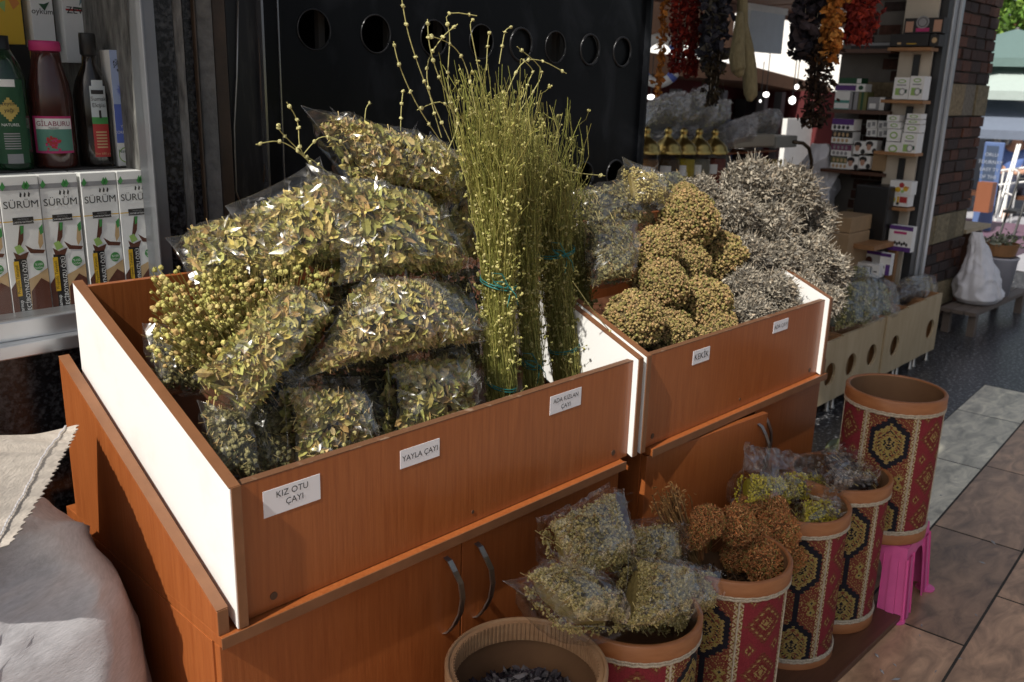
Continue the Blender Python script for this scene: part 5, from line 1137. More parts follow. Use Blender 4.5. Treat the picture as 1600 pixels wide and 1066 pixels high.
# ------------------------------------------------------------------ inside of the next shop
def quad_x(x, a, b, c, d, off=0):   # px rectangle a,b (left,top) c,d (right,bottom) on plane x -> y range, z range
    p, q = on_x(a, d, x), on_x(c, b, x); pm = on_x(a, (b + d) / 2, x); qm = on_x(c, (b + d) / 2, x); zm = on_x((a + c) / 2, d, x)[2]; zt = on_x((a + c) / 2, b, x)[2]
    return qm[1], pm[1], zm, zt
def shop():
    t = thing('shop_side_wall', 'dim side wall of the next shop behind its shelves', 'wall', (6.3, 2.8, 0))
    mb = MB(); mb.box(6.2, 6.26, 2.27, 2.92, 0, 2.6); mb.build('plaster', mat('dim_plaster', (.16, .145, .13), .8, noise_amt=.2, noise_scale=4), t)
    t = thing('shop_ceiling', 'brown plank ceiling over the next shop', 'ceiling', (6, 4, 2.35)); mb = MB()
    for k in range(16): mb.box(4.4 + k * .4, 4.79 + k * .4, 3.5, 5.1, 2.40 + .006 * (k % 2), 2.44)
    mb.box(4.4, 11, 4.95, 5.02, 2.33, 2.398); mb.build('planks', mat('ceiling_plank', (.17, .075, .04), .6, noise_amt=.2), t)
    mb = MB(); mb.box(4.4, 11, 5.05, 5.10, 2.36, 2.397); mb.build('pale_beam', W, t)
    t = thing('shop_roof', 'low roof over the front half of the next shop, above the hanging strings', 'roof', (4.5, 3, 2.6)); mb = MB(); mb.box(2.72, 7.4, 2.22, 3.5, 2.62, 2.7); mb.build('boards', mat('roof_board', (.06, .04, .03), .8), t)
    # wall panel with brackets and boards
    t = thing('panel_shelf', 'cream wall panel with black brackets and small wooden shelves', 'shelf', (5.97, 2.3, .3)); mb = MB(); X = 5.95
    ya, yb = 2.225, 2.425; mb.box(X, X + .02, ya, yb, .3, 2.35); mb.build('panel', cream, t)
    for zz in (.56, .90, 1.23, 1.55, 1.86): mb = MB(); mb.box(X - .012, X - .001, 2.29, 2.33, zz - .17, zz - .015); mb.build('bracket', blackpl, t)
    for zz in (.91, 1.25, 1.565, 1.875): mb = MB(); mb.box(X - .13, X - .0005, 2.19, 2.45, zz - .012, zz + .008); mb.build('board', pine_dark, t, bevel=.002)
    def gbox(name, label, a, b, c, d, x, depth, ms, marks=(), cat='box', group=None):
        y0, y1, z0, z1 = quad_x(x, a, b, c, d); o = thing(name, label, cat, (x, (y0 + y1) / 2, z0), group)
        mb = MB(); mb.box(x, x + depth, y0, y1, z0, z1, 0); mb.build('carton', [ms[0]], o)
        if marks:
            mb = MB()
            for mk in marks:
                if mk[0] == 'r': _, u0, v0, u1, v1, m, l = mk; P = [(u0, v0), (u1, v0), (u1, v1), (u0, v1)]
                elif mk[0] == 'e': _, cu, cv, ru, rv, m, l = mk; P = [(cu + ru * math.cos(k * .524), cv + rv * math.sin(k * .524)) for k in range(12)]
                elif mk[0] == 't':
                    _, s, sz, cu, cv, m, l = mk; text(mb, s, sz * (z1 - z0), (x - .0007 * l, y1 - cu * (y1 - y0), z0 + cv * (z1 - z0)), (0, -1, 0), (0, 0, 1), m); continue
                mb.add([(x - .0007 * l, y1 - u * (y1 - y0), z0 + v * (z1 - z0)) for u, v in P], [tuple(range(len(P)))], m)
            mb.build('print', list(ms), o)
        return o
    tea = [W, LGRN, DGRN, GREY]; tm = [('e', .5, .82, .28, .09, 1, 1), ('e', .5, .82, .2, .05, 0, 2), ('r', .2, .62, .8, .67, 3, 1), ('r', .15, .18, .5, .5, 1, 1), ('e', .6, .34, .22, .17, 3, 2), ('e', .6, .34, .15, .12, 0, 3), ('r', .78, .28, .9, .45, 2, 2)]
    tt = [('e', .5, .5, .30, .30, 1, 1), ('e', .5, .5, .2, .17, 0, 2)]
    G1 = 'white tea boxes on the wall panel'
    gbox('tea_box', 'white tea box at the left of the panel shelf below the medallion box', 1396, 121, 1420, 155, 5.83, .10, tea, tm, group=G1); gbox('tea_box', 'white tea box at the right of the panel shelf below the medallion box', 1421, 119, 1443, 156, 5.83, .10, tea, tm, group=G1)
    gbox('tea_box', 'upright white tea box standing right on the second panel shelf', 1408, 208, 1432, 244, 5.83, .10, tea, tm, group=G1)
    for k, (a, b, c, d) in enumerate([(1383, 222, 1407, 243), (1386, 202, 1407, 221), (1387, 191, 1407, 201), (1386, 180, 1405, 190), (1413, 195, 1437, 207), (1415, 187, 1438, 194), (1417, 178, 1439, 186)]):
        gbox('tea_box', ['lying white tea box on the second panel shelf, bottom of the left stack', 'lying white tea box, second from below in the left stack', 'lying white tea box, third from below in the left stack', 'lying white tea box on top of the left stack', 'lying white tea box right on top of the upright one', 'lying white tea box, middle one above the upright box', 'lying white tea box, topmost above the upright box'][k], a, b, c, d, 5.835, .09, tea, tt, group=G1)
    fr = [W, ORG, YEL, LGRN, RED, BLK]
    gbox('fruit_tea_box', 'white box with fruit pictures, upper one of the pair', 1390, 283, 1424, 304, 5.835, .09, fr, [('e', .55, .7, .12, .2, 4, 1), ('e', .75, .45, .12, .2, 2, 1), ('e', .4, .35, .14, .2, 2, 2), ('e', .62, .25, .08, .12, 3, 3), ('r', .7, .5, .9, .6, 1, 2)])
    gbox('fruit_tea_box', 'white box with fruit pictures, lower one of the pair', 1384, 303, 1419, 322, 5.835, .09, fr, [('e', .3, .5, .14, .3, 3, 1), ('e', .34, .55, .08, .16, 2, 2), ('r', .5, .15, .6, .8, 2, 1), ('r', .62, .3, .95, .8, 4, 1), ('e', .55, .2, .07, .12, 5, 3)])
    gbox('pouch', 'white pouch with a purple band and dark berries on the lowest panel shelf', 1388, 353, 1425, 393, 5.80, .06, [W, PUR, BLK, MAG], [('r', 0, .84, 1, 1, 1, 1), ('r', 0, 0, 1, .18, 1, 1), ('r', .2, .68, .75, .78, 3, 1)] + [('e', .2 + .1 * k, .28 + .05 * (k % 2), .05, .07, 2, 2) for k in range(7)], 'pouch')
    gbox('pouch', 'white and purple pouch leaning left behind the near box', 1348, 392, 1376, 418, 5.72, .05, [W, PUR, BRN], [('r', 0, .8, 1, 1, 1, 1), ('e', .35, .4, .2, .26, 2, 1)], 'pouch')
    gbox('pouch', 'white and purple pouch standing right behind the near box', 1374, 396, 1391, 430, 5.66, .05, [W, PUR, BLK], [('r', 0, .85, 1, 1, 1, 1), ('r', .6, 0, 1, .5, 1, 1), ('r', .1, .3, .5, .42, 2, 1)], 'pouch')
    gbox('herb_carton', 'white carton with a brown round seed picture above the green bags', 1338, 412, 1374, 432, 5.6, .08, [W, BRN, BLK], [('e', .35, .45, .16, .32, 1, 1), ('r', .6, .2, .66, .8, 2, 1), ('r', .75, .4, .9, .5, 2, 1)])
    # medallion boxes at the top
    o = gbox('soap_box', 'black box with a round silver medallion and two small portraits', 1413, 28, 1474, 52, 5.86, .08, [BLK, GREY, SKIN, MAG], [('e', .47, .72, .17, .42, 1, 2), ('e', .47, .72, .13, .32, 0, 3), ('e', .47, .72, .11, .27, 1, 4), ('r', .04, .08, .24, .78, 2, 1), ('r', .76, .08, .96, .85, 2, 1), ('r', .32, .1, .66, .34, 3, 1)])
    gbox('soap_carton', 'long black carton lying on the top panel shelf', 1391, 53, 1451, 72, 5.84, .1, [BLK, YEL, TAN], [('r', .2, .12, .3, .3, 2, 1), ('r', .45, .15, .7, .22, 1, 1)])
    gbox('soap_carton', 'short black carton beside the long one on the top panel shelf', 1453, 54, 1467, 72, 5.84, .1, [BLK, TAN], [('e', .5, .5, .3, .25, 1, 1)])
    # long shelves deeper in the shop
    X = 6.03
    for nm, (a, b, c, d), lab in (('wall_shelf', (1296, 78, 1404, 84), 'upper brown wall shelf with a dark green box row'), ('wall_shelf', (1305, 172, 1402, 178), 'middle brown wall shelf with green and white cartons'), ('wall_shelf', (1294, 266, 1393, 271), 'lower dark wall shelf under the portrait boxes')):
        y0, y1, z0, z1 = quad_x(X, a, b, c, d); mb = MB(); mb.box(X - .12, X + .16, y0, y1, z0, z1); tag(mb.build(nm, board_dark), lab, 'shelf')
    gbox('product_stack', 'dark flat cartons lying on the upper wall shelf', 1330, 66, 1392, 77, 6.0, .1, [BLK, GREY], [('r', 0, .5, 1, .9, 1, 1)])
    g = [W, DGRN, LGRN, PUR, flat('print_teal2', (.08, .30, .25))]
    for k, (a, b, c, d, ms, mk) in enumerate([(1304, 143, 1327, 173, [W, MATS['print_teal2']], [('r', 0, .4, 1, .55, 1, 1), ('r', 0, .05, 1, .12, 1, 1)]), (1328, 144, 1340, 173, [GREY, BLK], [('r', .3, 0, .5, 1, 1, 1)]), (1341, 144, 1354, 173, [OL, DGRN] if False else [flat('print_olive', (.16, .16, .05)), DGRN], [('r', .3, 0, .6, 1, 1, 1)]), (1305, 131, 1352, 143, [W, PUR, DGRN], [('r', .0, .1, .7, .8, 1, 1), ('e', .86, .5, .08, .3, 2, 1)]), (1312, 122, 1346, 131, [DGRN, W], [('r', .8, .1, 1, .9, 1, 1)]), (1356, 152, 1382, 172, [GREY, W, PUR], [('r', .1, .1, .5, .5, 1, 1), ('r', .7, 0, 1, 1, 1, 2)])]):
        gbox('soap_carton', ['white and teal striped carton on the middle wall shelf', 'narrow grey carton on the middle wall shelf', 'narrow olive carton on the middle wall shelf', 'flat purple and white carton on top of the striped one', 'flat green carton, topmost on the middle wall shelf', 'silvery carton at the right end of the middle wall shelf'][k], a, b, c, d, 5.95 + .003 * k, .1, ms, mk)
    for k in range(4):
        a, b, c, d = (1300 - k * .7, 186 + k * 20, 1334 - k * 2.0, 204 + k * 20)
        gbox('cosmetic_carton', ['layered carton stack piece with lilac top, highest of four', 'dark printed carton, second of the four on the lower shelf', 'plum and white carton, third of the four on the lower shelf', 'green and white carton, lowest of the four on the lower shelf'][k], a, b, c, d, 5.93, .12, [[W, PUR, GREY], [W, BLK, TAN], [W, flat('print_plum2', (.2, .05, .12)), GREY], [W, flat('print_moss', (.14, .15, .06)), TAN]][k], [('r', 0, .5, 1, 1, 1, 1)] + [('e', .15 + .2 * j, .75 if k else .3, .06, .18, 2, 2) for j in range(4)] + [('e', .15 + .2 * j, .25, .07, .16, 2, 2) for j in range(4)])
    hp = [W, BLK, SKIN, GREY]
    for k, (a, b) in enumerate([(1334, 221), (1352, 220), (1323, 245), (1342, 244)]):
        gbox('hair_dye_box', ['hair dye box with a portrait, upper left of four', 'hair dye box with a portrait, upper right of four', 'hair dye box with a portrait, lower left of four', 'hair dye box with a portrait, lower right of four'][k], a, b, a + 17.5, b + 20, 5.92, .08, hp, [('e', .35, .72, .34, .25, 1, 1), ('e', .33, .52, .2, .30, 2, 2), ('e', .36, .82, .28, .14, 1, 3), ('e', .85, .2, .2, .22, 1, 1)])
    for k, (a, b) in enumerate([(1354, 188), (1354, 201), (1372, 189), (1372, 202)]):
        gbox('silver_box', ['shiny silver box, upper left of the four behind the tea boxes', 'shiny silver box, lower left of the four behind the tea boxes', 'shiny silver box, upper right of the four behind the tea boxes', 'shiny silver box, lower right of the four behind the tea boxes'][k], a, b, a + 16, b + 12.5, 5.98, .08, [W, GREY], [('r', .1, .1, .4, .7, 1, 1), ('r', .55, .3, .85, .8, 1, 1)])
    gbox('cardboard_box', 'plain cardboard box beside the portrait boxes', 1363, 240, 1384, 267, 5.94, .1, [card])
    # black crates and cardboard lower down
    p = on_x(1330, 375, 5.7)
    mb = MB(); y0, y1, z0, z1 = quad_x(5.75, 1332, 290, 1386, 372); mb.box(5.75, 6.1, y0, y1, .1, z1); tag(mb.build('dark_crate', blackpl, bevel=.01), 'big black plastic crate below the wall shelves', 'crate')
    for k, (a, b, c, d, x) in enumerate([(1284, 338, 1330, 362, 5.45), (1280, 362, 1326, 392, 5.42)]):
        y0, y1, z0, z1 = quad_x(x, a, b, c, d); mb = MB(); mb.box(x, x + .3, y0, y1, z0 if k == 0 else .0, z1 - (.0 if k == 0 else .004)); tag(mb.build('cardboard_box', card, bevel=.004), ['upper open cardboard box behind the sage heap', 'lower cardboard box behind the sage heap'][k], 'box')
    y0, y1, z0, z1 = quad_x(5.6, 1318, 378, 1372, 386); mb = MB(); mb.box(5.5, 5.9, y0 - .02, y1, z1 - .03, z1); mb.box(5.5, 5.9, y0 - .02, y1, .0, .02); mb.box(5.86, 5.9, y0 - .02, y1, .02, z1 - .031); tag(mb.build('low_shelf', pine_dark), 'low brown shelf board behind the green bags', 'shelf')
shop()

# counter with brass topped jars
def counter():
    t = thing('counter', 'dark shop counter carrying jars, bags and bottles', 'counter', (5, 3.2, 0)); mb = MB(); mb.box(3.7, 6.1, 2.95, 3.6, 0, .99); mb.build('base', board_dark, t); mb = MB(); mb.box(3.68, 6.12, 2.93, 3.62, .991, 1.02); mb.build('worktop', wood_edge, t)
    cols = [(.25, .13, .05), (.10, .06, .03), (.5, .36, .03), (.22, .2, .14), (.22, .06, .04)]
    for k, px in enumerate((1008, 1042, 1066, 1090, 1115)):
        c = on_y(px, 240, 3.03); c = (float(c[0]), 3.03, 1.021); R = .082
        t = thing('spice_jar', ['brass topped glass jar at the black door edge', 'brightest brass topped jar, second along the counter', 'brass topped jar in the middle of the counter row, yellow spice', 'brass topped jar, fourth along the counter, with a pale label', 'brass topped jar at the right end of the row, red spice'][k], 'jar', c, 'brass topped jars on the counter')
        zt = float(on_y(px, 240, 3.03)[2]) - 1.021
        mb = MB(); mb.lathe([(0, 0), (R, 0), (R, zt), (R * .96, zt), (R * .96, .004)], c, 28); mb.build('glass', glass, t, smooth=True)
        mb = MB(); mb.lathe([(0, .005), (R * .93, .005), (R * .93, zt * .85), (0, zt * .88)], c, 24, 0, cols[k]); mb.build('spice', herb, t, smooth=True)
        mb = MB(); mb.lathe([(R * 1.06, zt), (R * 1.08, zt + .015), (R * .98, zt + .022), (R * .95, zt + .04), (R * .7, zt + .065), (R * .36, zt + .085), (R * .2, zt + .105), (R * .26, zt + .118), (R * .28, zt + .13), (R * .12, zt + .145), (0, zt + .146)], c, 28); mb.build('brass_lid', brass, t, smooth=True)
        a = math.atan2(-c[1], -c[0]); mb = MB(); cyl_sector(mb, c, R + .002, a - .4, a + .35, c[2] + zt * .45, c[2] + zt * .72, 0); mb.build('price_label', W, t)
    mb = MB(); mb.box(3.72, 5.25, 3.14, 3.6, 1.021, 1.30); tag(mb.build('rear_shelf', flat('shelf_grey', (.17, .16, .15))), 'grey raised shelf behind the jars carrying clear bags', 'shelf')
    G = 'clear bags on the counter of the next shop'
    bag('counter_bag', 'pale clear bag at the left behind the brass jars', [(1000, 165, 3.4), (1062, 158, 3.4), (1068, 205, 3.25), (1000, 208, 3.25)], .25, 'green', 420, G, seed=121, wr=3.5, fm=film_cloud)
    bag('counter_bag', 'shiny clear bag with a peak in the middle of the raised shelf', [(1058, 155, 3.42), (1100, 142, 3.42), (1112, 200, 3.25), (1060, 205, 3.25)], .25, 'green', 420, G, seed=122, wr=3.5, fm=film_cloud)
    bag('counter_bag', 'clear bag of darker herbs at the right end of the raised shelf', [(1090, 170, 3.38), (1128, 165, 3.38), (1130, 206, 3.25), (1092, 208, 3.25)], .2, 'green', 420, G, seed=123, wr=3, fm=film_cloud)
    bag('counter_bag', 'flat pale bag beside the jars, on the bottles', [(1128, 195, 3.2), (1172, 180, 3.2), (1178, 222, 3.1), (1130, 232, 3.1)], .15, 'grey', 250, G, seed=124, wr=3, fm=film_cloud)
    bag('counter_bag', 'clear domed bag of dark goods in front of the white wall', [(1168, 182, 3.3), (1205, 185, 3.3), (1212, 208, 3.2), (1170, 212, 3.2)], .2, 'dim', 250, G, seed=125, wr=2, fm=film_cloud)
    p0, p1 = on_y(1148, 232, 3.1), on_y(1212, 205, 3.1); mb = MB(); mb.box(p0[0], p1[0], 3.1, 3.4, p0[2], p1[2] - .02); tag(mb.build('paper_tray', flat('beige_paper', (.40, .36, .28)), bevel=.01), 'beige paper carton under the clear domed bag', 'box')
    p0, p1 = on_y(1212, 232, 3.15), on_y(1247, 212, 3.15); mb = MB(); mb.box(p0[0], p1[0], 3.15, 3.4, p0[2], p1[2]); tag(mb.build('plastic_carton', flat('pale_carton', (.36, .36, .32)), bevel=.008), 'pale carton with a grey print at the end of the counter', 'box')
    p0, p1 = on_y(1135, 238, 3.06), on_y(1215, 232, 3.06); mb = MB(); mb.box(p0[0], p1[0], 3.06, 3.5, p0[2] - .01, p1[2] - .02); tag(mb.build('shelf_board', wood), 'reddish board above the row of dark bottles', 'shelf')
    for k in range(13):
        row2 = k >= 9; px, py, y = (1167 + k * 6.2, 286, 3.05) if not row2 else (1262 + (k - 9) * 9, 322, 2.9)
        c = on_y(px, py, y); c = (float(c[0]), y + .01 * (k % 2), float(c[2]) - .02); t = thing('dark_bottle', ['dark bottle with a gold cap in the row on the counter', 'dark bottle with a gold cap above the sage heap'][row2], 'bottle', c, ['gold capped bottles on the counter', 'gold capped bottles above the sage heap'][row2]); R = .016 if not row2 else .019
        mb = MB(); mb.lathe([(0, 0), (R, 0), (R, .11), (R * .45, .135), (R * .42, .15)], c, 14); mb.build('glass_body', darkglass, t, smooth=True); mb = MB(); mb.lathe([(R * .55, .135), (R * .55, .178), (0, .18)], c, 12); mb.build('gold_cap', brass, t, smooth=True)
        a = math.atan2(-c[1], -c[0]); mb = MB(); cyl_sector(mb, c, R + .001, a - .8, a + .8, c[2] + .03, c[2] + .075, 0, 6); mb.build('label', GREY if k % 2 else W, t)
film_cloud = film_mat('cloudy_bag_film', gloss=.08, haze=.26, rough=.2, bump=.9)
counter()
def hunched_bag(name, label, cat, rows, seed, m, wr=.03):
    t = thing(name, label, cat, (rows[0][1], rows[0][2], rows[0][0])); mb = MB(); blob(mb, None, rows, 72, wr=wr, seed=seed, fr=11, folds=.30); mb.build('plastic_skin', m, t, smooth=True); return t
c = on_y(1283, 260, 2.9); hunched_bag('carrier_bag', 'crumpled white carrier bag hanging in the shop beside the wall shelves', 'bag', [(c[2] - .30, c[0] + .02, 2.9, .10, .10), (c[2] - .15, c[0] + .03, 2.9, .13, .10), (c[2], c[0], 2.9, .10, .09), (c[2] + .12, c[0] - .03, 2.9, .06, .05), (c[2] + .15, c[0] - .03, 2.9, .03, .03)], 5, bagwhite, .03)
mb = MB(); mb.tube([on_y(x, y, 2.85) for x, y in ((1240, 222), (1255, 224), (1264, 232), (1268, 250), (1267, 285))], .012, 8); tag(mb.build('bent_pipe', mat('bronze_pipe', (.10, .07, .045), .4, .6), smooth=True), 'bent bronze pipe at the end of the counter', 'pipe')
c = on_y(1225, 330, 2.8)

# strings hanging over the shop entrance
def garland(name, label, px, y0, y1, depth, rad, n, cols, size, asp, cat='string', taper=.5, droop=0.0, seed=0, strings=3):
    rng = np.random.default_rng(seed); a, b = at(px, y0 - 25, depth), at(px, y1, depth); b = np.array([a[0], a[1], b[2]]); t = thing(name, label, cat, a)
    f = rng.uniform(0, 1, n) ** .9; k = rng.integers(0, strings, n); sa = k * 6.28 / strings + 1; r = rad * (.55 if strings > 1 else 0) ; q = 1 - taper * np.clip(f - .6, 0, 1) * 2
    P = a + (b - a) * f[:, None] + np.stack([r * np.cos(sa) * q, r * np.sin(sa) * q, np.zeros(n)], 1) + rng.normal(size=(n, 3)) * np.array([rad * .32, rad * .32, .004])
    L_ = rng.uniform(*size, n); D = _rows(rng.normal(size=(n, 3)) + np.array([0, 0, -droop])); z = _rows(np.cross(D, rng.normal(size=(n, 3)))); A = np.stack([D, np.cross(z, D), z], 2)
    mb = MB(); mb.inst(LEAF_V, LEAF_F, scaleA(A, L_, L_ * asp, L_ * asp * 1.5), P, pal(n, cols, .25, rng)); i = rng.integers(0, n, n // 2); s = L_[i] * .3
    mb.inst(OCT_V, OCT_F, scaleA(rand_rot(len(i), None, 1, rng), s, s, s), P[i], pal(len(i), cols, .25, rng)); mb.build('dried_pieces', herb, t)
    mb = MB()
    for j in range(strings):
        e = np.array([r * math.cos(j * 6.28 / strings + 1), r * math.sin(j * 6.28 / strings + 1), 0]); mb.tube([a + e, b + e * .5], .0018, 4)
    mb.build('cord', braid_m, t)
D_ = 4.2; RC = [(.20, .018, .012), (.28, .03, .015), (.14, .012, .01)]; EC = [(.045, .045, .06), (.03, .028, .04), (.07, .07, .085), (.09, .08, .06)]; OC = [(.42, .16, .03), (.34, .11, .02), (.5, .22, .05)]; KC = [(.035, .025, .014), (.055, .04, .02), (.025, .018, .012)]
garland('fruit_string', 'slim string of orange dried fruit in front of the lifebuoy', 1041, 0, 152, D_, .028, 150, OC, (.02, .04), .7, seed=1, strings=1)
garland('pepper_string', 'thick string of dried red peppers beside the orange fruit', 1068, 0, 112, D_, .05, 480, RC, (.025, .05), .35, seed=2)
garland('pepper_string', 'second string of dark red peppers next to the grey aubergines', 1092, 0, 120, D_ + .05, .04, 420, RC, (.025, .05), .35, seed=3)
garland('aubergine_string', 'thick blue grey string of dried aubergine shells', 1122, 0, 108, D_ - .05, .058, 330, EC, (.04, .07), .7, seed=4)
garland('pepper_string', 'brown dried tail of peppers under the aubergine string', 1118, 105, 165, D_, .04, 220, KC, (.02, .05), .4, seed=5, droop=1)
garland('aubergine_string', 'spread out black aubergine string against the bright gap', 1270, 0, 88, D_, .085, 170, [(.02, .018, .025), (.035, .03, .04), (.06, .045, .05)], (.05, .09), .65, seed=6, droop=.6)
garland('okra_string', 'brown string of dried okra behind the orange peppers', 1292, 0, 110, D_ + .1, .05, 420, KC, (.02, .045), .4, seed=7)
garland('okra_string', 'long dark bunch of okra hanging lowest, over the wall shelves', 1285, 95, 200, D_, .06, 700, [(.03, .016, .010), (.045, .025, .014), (.02, .013, .01)], (.02, .045), .4, seed=8, taper=.2)
garland('fruit_string', 'bright orange string of dried fruit right of the black aubergines', 1309, 0, 98, D_ - .1, .045, 260, OC, (.03, .055), .75, seed=9, strings=2)
garland('pepper_string', 'bushy bunch of thin red peppers, rightmost of the strings', 1350, 0, 66, D_, .07, 420, RC, (.04, .08), .16, seed=10, taper=.3)
def loofah(label, pts, rads, depth):
    t = thing('loofah', label, 'loofah', at(*pts[0], depth)); mb = MB(); P = [at(x, y, depth) for x, y in pts]; fine, rr = [], []
    for s in np.linspace(0, len(P) - 1, 22): i = min(int(s), len(P) - 2); fine.append(P[i] + (P[i + 1] - P[i]) * (s - i)); rr.append(rads[i] + (rads[i + 1] - rads[i]) * (s - i))
    mb.tube(fine, rr, 16); mb.build('fibre_body', mat('loofah_fibre', (.30, .25, .13), .9, base2=(.20, .16, .08), noise_scale=60, stretch=(1, 1, .3), bump=.8, bump_scale=90), t, smooth=True)
loofah('long pale loofah hanging from the shop roof', [(1160, -20), (1160, 40), (1165, 75), (1171, 110), (1173, 148), (1171, 158)], [.024, .026, .036, .034, .032, .012], 4.2)
loofah('bulging loofah with a pouch shape in front of the long one', [(1156, 20), (1154, 60), (1151, 90), (1154, 110), (1158, 120)], [.015, .028, .036, .033, .012], 4.1)
def lifebuoy():
    c = at(1030, 95, 6.4); t = thing('lifebuoy', 'white lifebuoy with blue bands hanging in the dim shop', 'lifebuoy', c); R, r = .135, .036; f = Vector((EYE - c)).normalized(); u = f.cross(Vector((0, 0, 1))).normalized(); w = u.cross(f); fac = lambda a: np.array(c) + np.array(u) * R * math.cos(a) + np.array(w) * R * 1.12 * math.sin(a)
    mb = MB(); mb.tube([fac(a) for a in np.linspace(0, 2 * np.pi, 49)], r, 14, cap=False); mb.build('ring', W, t, smooth=True)
    for k in range(4):
        a0 = math.pi / 4 + k * math.pi / 2; mb = MB(); mb.tube([fac(a) for a in np.linspace(a0 - .12, a0 + .12, 6)], r + .002, 14); mb.build('band', BLU, t, smooth=True)
lifebuoy()
def far_background():
    red = mat('dim_red_wall', (.10, .012, .014), .8, noise_amt=.3, noise_scale=2); brown = mat('brown_awning', (.13, .065, .035), .8, noise_amt=.2, noise_scale=3)
    t = thing('far_arcade', 'dim red fronted arcade stall far behind the counter', 'stall', (8.5, 5.6, 0))
    mb = MB(); mb.box(5.5, 12.5, 6.3, 6.5, 0, 1.72); mb.box(10.7, 10.8, 4.6, 6.29, 0, 1.62); mb.build('wall', red, t)
    mb = MB(); a, b = on_y(1000, 80, 5.5), on_y(1180, 105, 5.5); c2 = on_y(1300, 137, 5.5)
    mb.prism([tuple(a), tuple(b), tuple(c2), (c2[0], 5.5, c2[2] - .12), (b[0], 5.5, b[2] - .16), (a[0], 5.5, a[2] - .2)], (0, .9, .0)); mb.build('awning', brown, t)
    p, q = on_y(985, 62, 5.5), on_y(1150, 5, 5.5); mb = MB(); mb.box(p[0] - 1, q[0], 5.5, 5.6, p[2], q[2] + .8); mb.build('fascia', brown, t)
    for px in (1058, 1130, 1195, 1222): p = on_y(px, 150, 5.6); mb = MB(); mb.box(p[0], p[0] + .09, 5.6, 5.7, 0, 1.6); mb.build('post', flat('post_grey', (.12, .12, .13)), t)
    mb = MB()
    for k in range(9): mb.box(6.3 + k * .52, 6.6 + k * .52, 6.1, 6.25, .6, 1.0 + .25 * (k % 3), k % 4)
    mb.build('stacked_goods', [flat('goods_dark', (.03, .03, .035)), red, flat('goods_grey', (.2, .2, .22)), flat('goods_blue', (.06, .10, .25))], t)
    mb = MB(); p, q = on_y(1225, 240, 5.3), on_y(1275, 185, 5.3); mb.box(p[0], q[0] + .3, 5.3, 5.36, 0, q[2]); tag(mb.build('white_cloth', W), 'white cloth screen behind the counter pipe', 'cloth')
    for k, (px, py, d, r, sx) in enumerate([(1238, 157, 7.5, .028, 1), (1245, 136, 8.5, .02, 1), (1197, 148, 8.0, .02, 2.2), (1017, 152, 8.0, .02, 2.6), (1188, 158, 8.4, .010, 1)]):
        c = at(px, py, d); t = thing('hanging_lamp', ['brightest round lamp glowing at the back of the shop', 'small lamp under the white notice', 'oblong lamp glowing beside the loofah', 'oblong lamp glowing under the lifebuoy', 'tiny lamp right of the loofah tip'][k], 'lamp', c); mb = MB(); mb.lathe([(0, -r * 1.2), (r * .8, -r * .8), (r, 0), (r * .8, r * .8), (0, r * 1.3)], c, 16)
        V = mb.v[0]; V[:, 0] = c[0] + (V[:, 0] - c[0]) * sx; mb.build('bulb', lampm, t, smooth=True); mb = MB(); mb.tube([c + np.array([0, 0, r * 1.2]), c + np.array([0, 0, .35])], .004, 5); mb.build('cable', blackpl, t)
    # sign board
    p, q = on_y(1168, 80, 3.9), on_y(1227, 24, 3.9); t = thing('sign_board', 'plain pale blue white sign board hanging in the bright gap', 'sign', p); mb = MB(); mb.box(p[0], q[0], 3.9, 3.93, p[2], q[2]); mb.build('board', flat('sign_white', (.62, .68, .74)), t); mb = MB(); mb.box(p[0] - .05, q[0] + .02, 3.89, 3.94, q[2], q[2] + .05); mb.build('rail', W, t)
    mb = MB(); mb.box(11.5, 11.8, 5.2, 16, 0, 4.6); tag(mb.build('sky_gap_wall', mat('sky_gap_white', (.8, .8, .78), .9)), 'sunlit white wall seen through the gap under the roof', 'wall')  # added wall, its white stands in for bright sky
    # street beyond the pillar
    t = thing('chalk_board', 'blue framed board with white chalk writing standing beyond the brick pillar', 'sign', (11.9, 3.55, 0)); x = 11.6
    y0, y1, z0, z1 = quad_x(x, 1530, 222, 1561, 330); mb = MB(); fb = flat('board_blue', (.10, .16, .34)); mb.box(x, x + .04, y0, y1, .0, z1, 0); mb.build('frame', fb, t, bevel=.01)
    mb = MB(); mb.box(x - .004, x - .001, y0 + .05, y1 - .03, z0 + .35, z1 - .04); mb.build('slate', flat('slate', (.05, .075, .13)), t)
    mb = MB()
    for k, s in enumerate(('ORLU', 'TOURNAY', 'EASY TV', 'OF THE', 'MTE UP')): text(mb, s, .056, (x - .006, (y0 + y1) / 2 + .01, z1 - .16 - .085 * k), (0, -1, 0), (0, 0, 1), 0)
    mb.build('chalk_writing', flat('chalk', (.34, .38, .46)), t)
    y0, y1, z0, z1 = quad_x(11.2, 1524, 285, 1548, 332); mb = MB(); mb.box(11.2, 11.35, y0, y1, z0, z1); tag(mb.build('orange_board', flat('rust_board', (.24, .085, .04))), 'rust orange board leaning in front of the chalk board', 'board')
    # corrugated wall, parasols, trees
    t = thing('corrugated_wall', 'grey corrugated metal wall behind the street cafe', 'wall', (18, 5, 0)); mb = MB()
    for k in range(60): mb.box(17.5 + .03 * (k % 2), 17.6, 2 + k * .1, 2.1 + k * .1, 0, 2.3)
    mb.build('sheeting', flat('sheet_grey', (.24, .25, .28)), t)
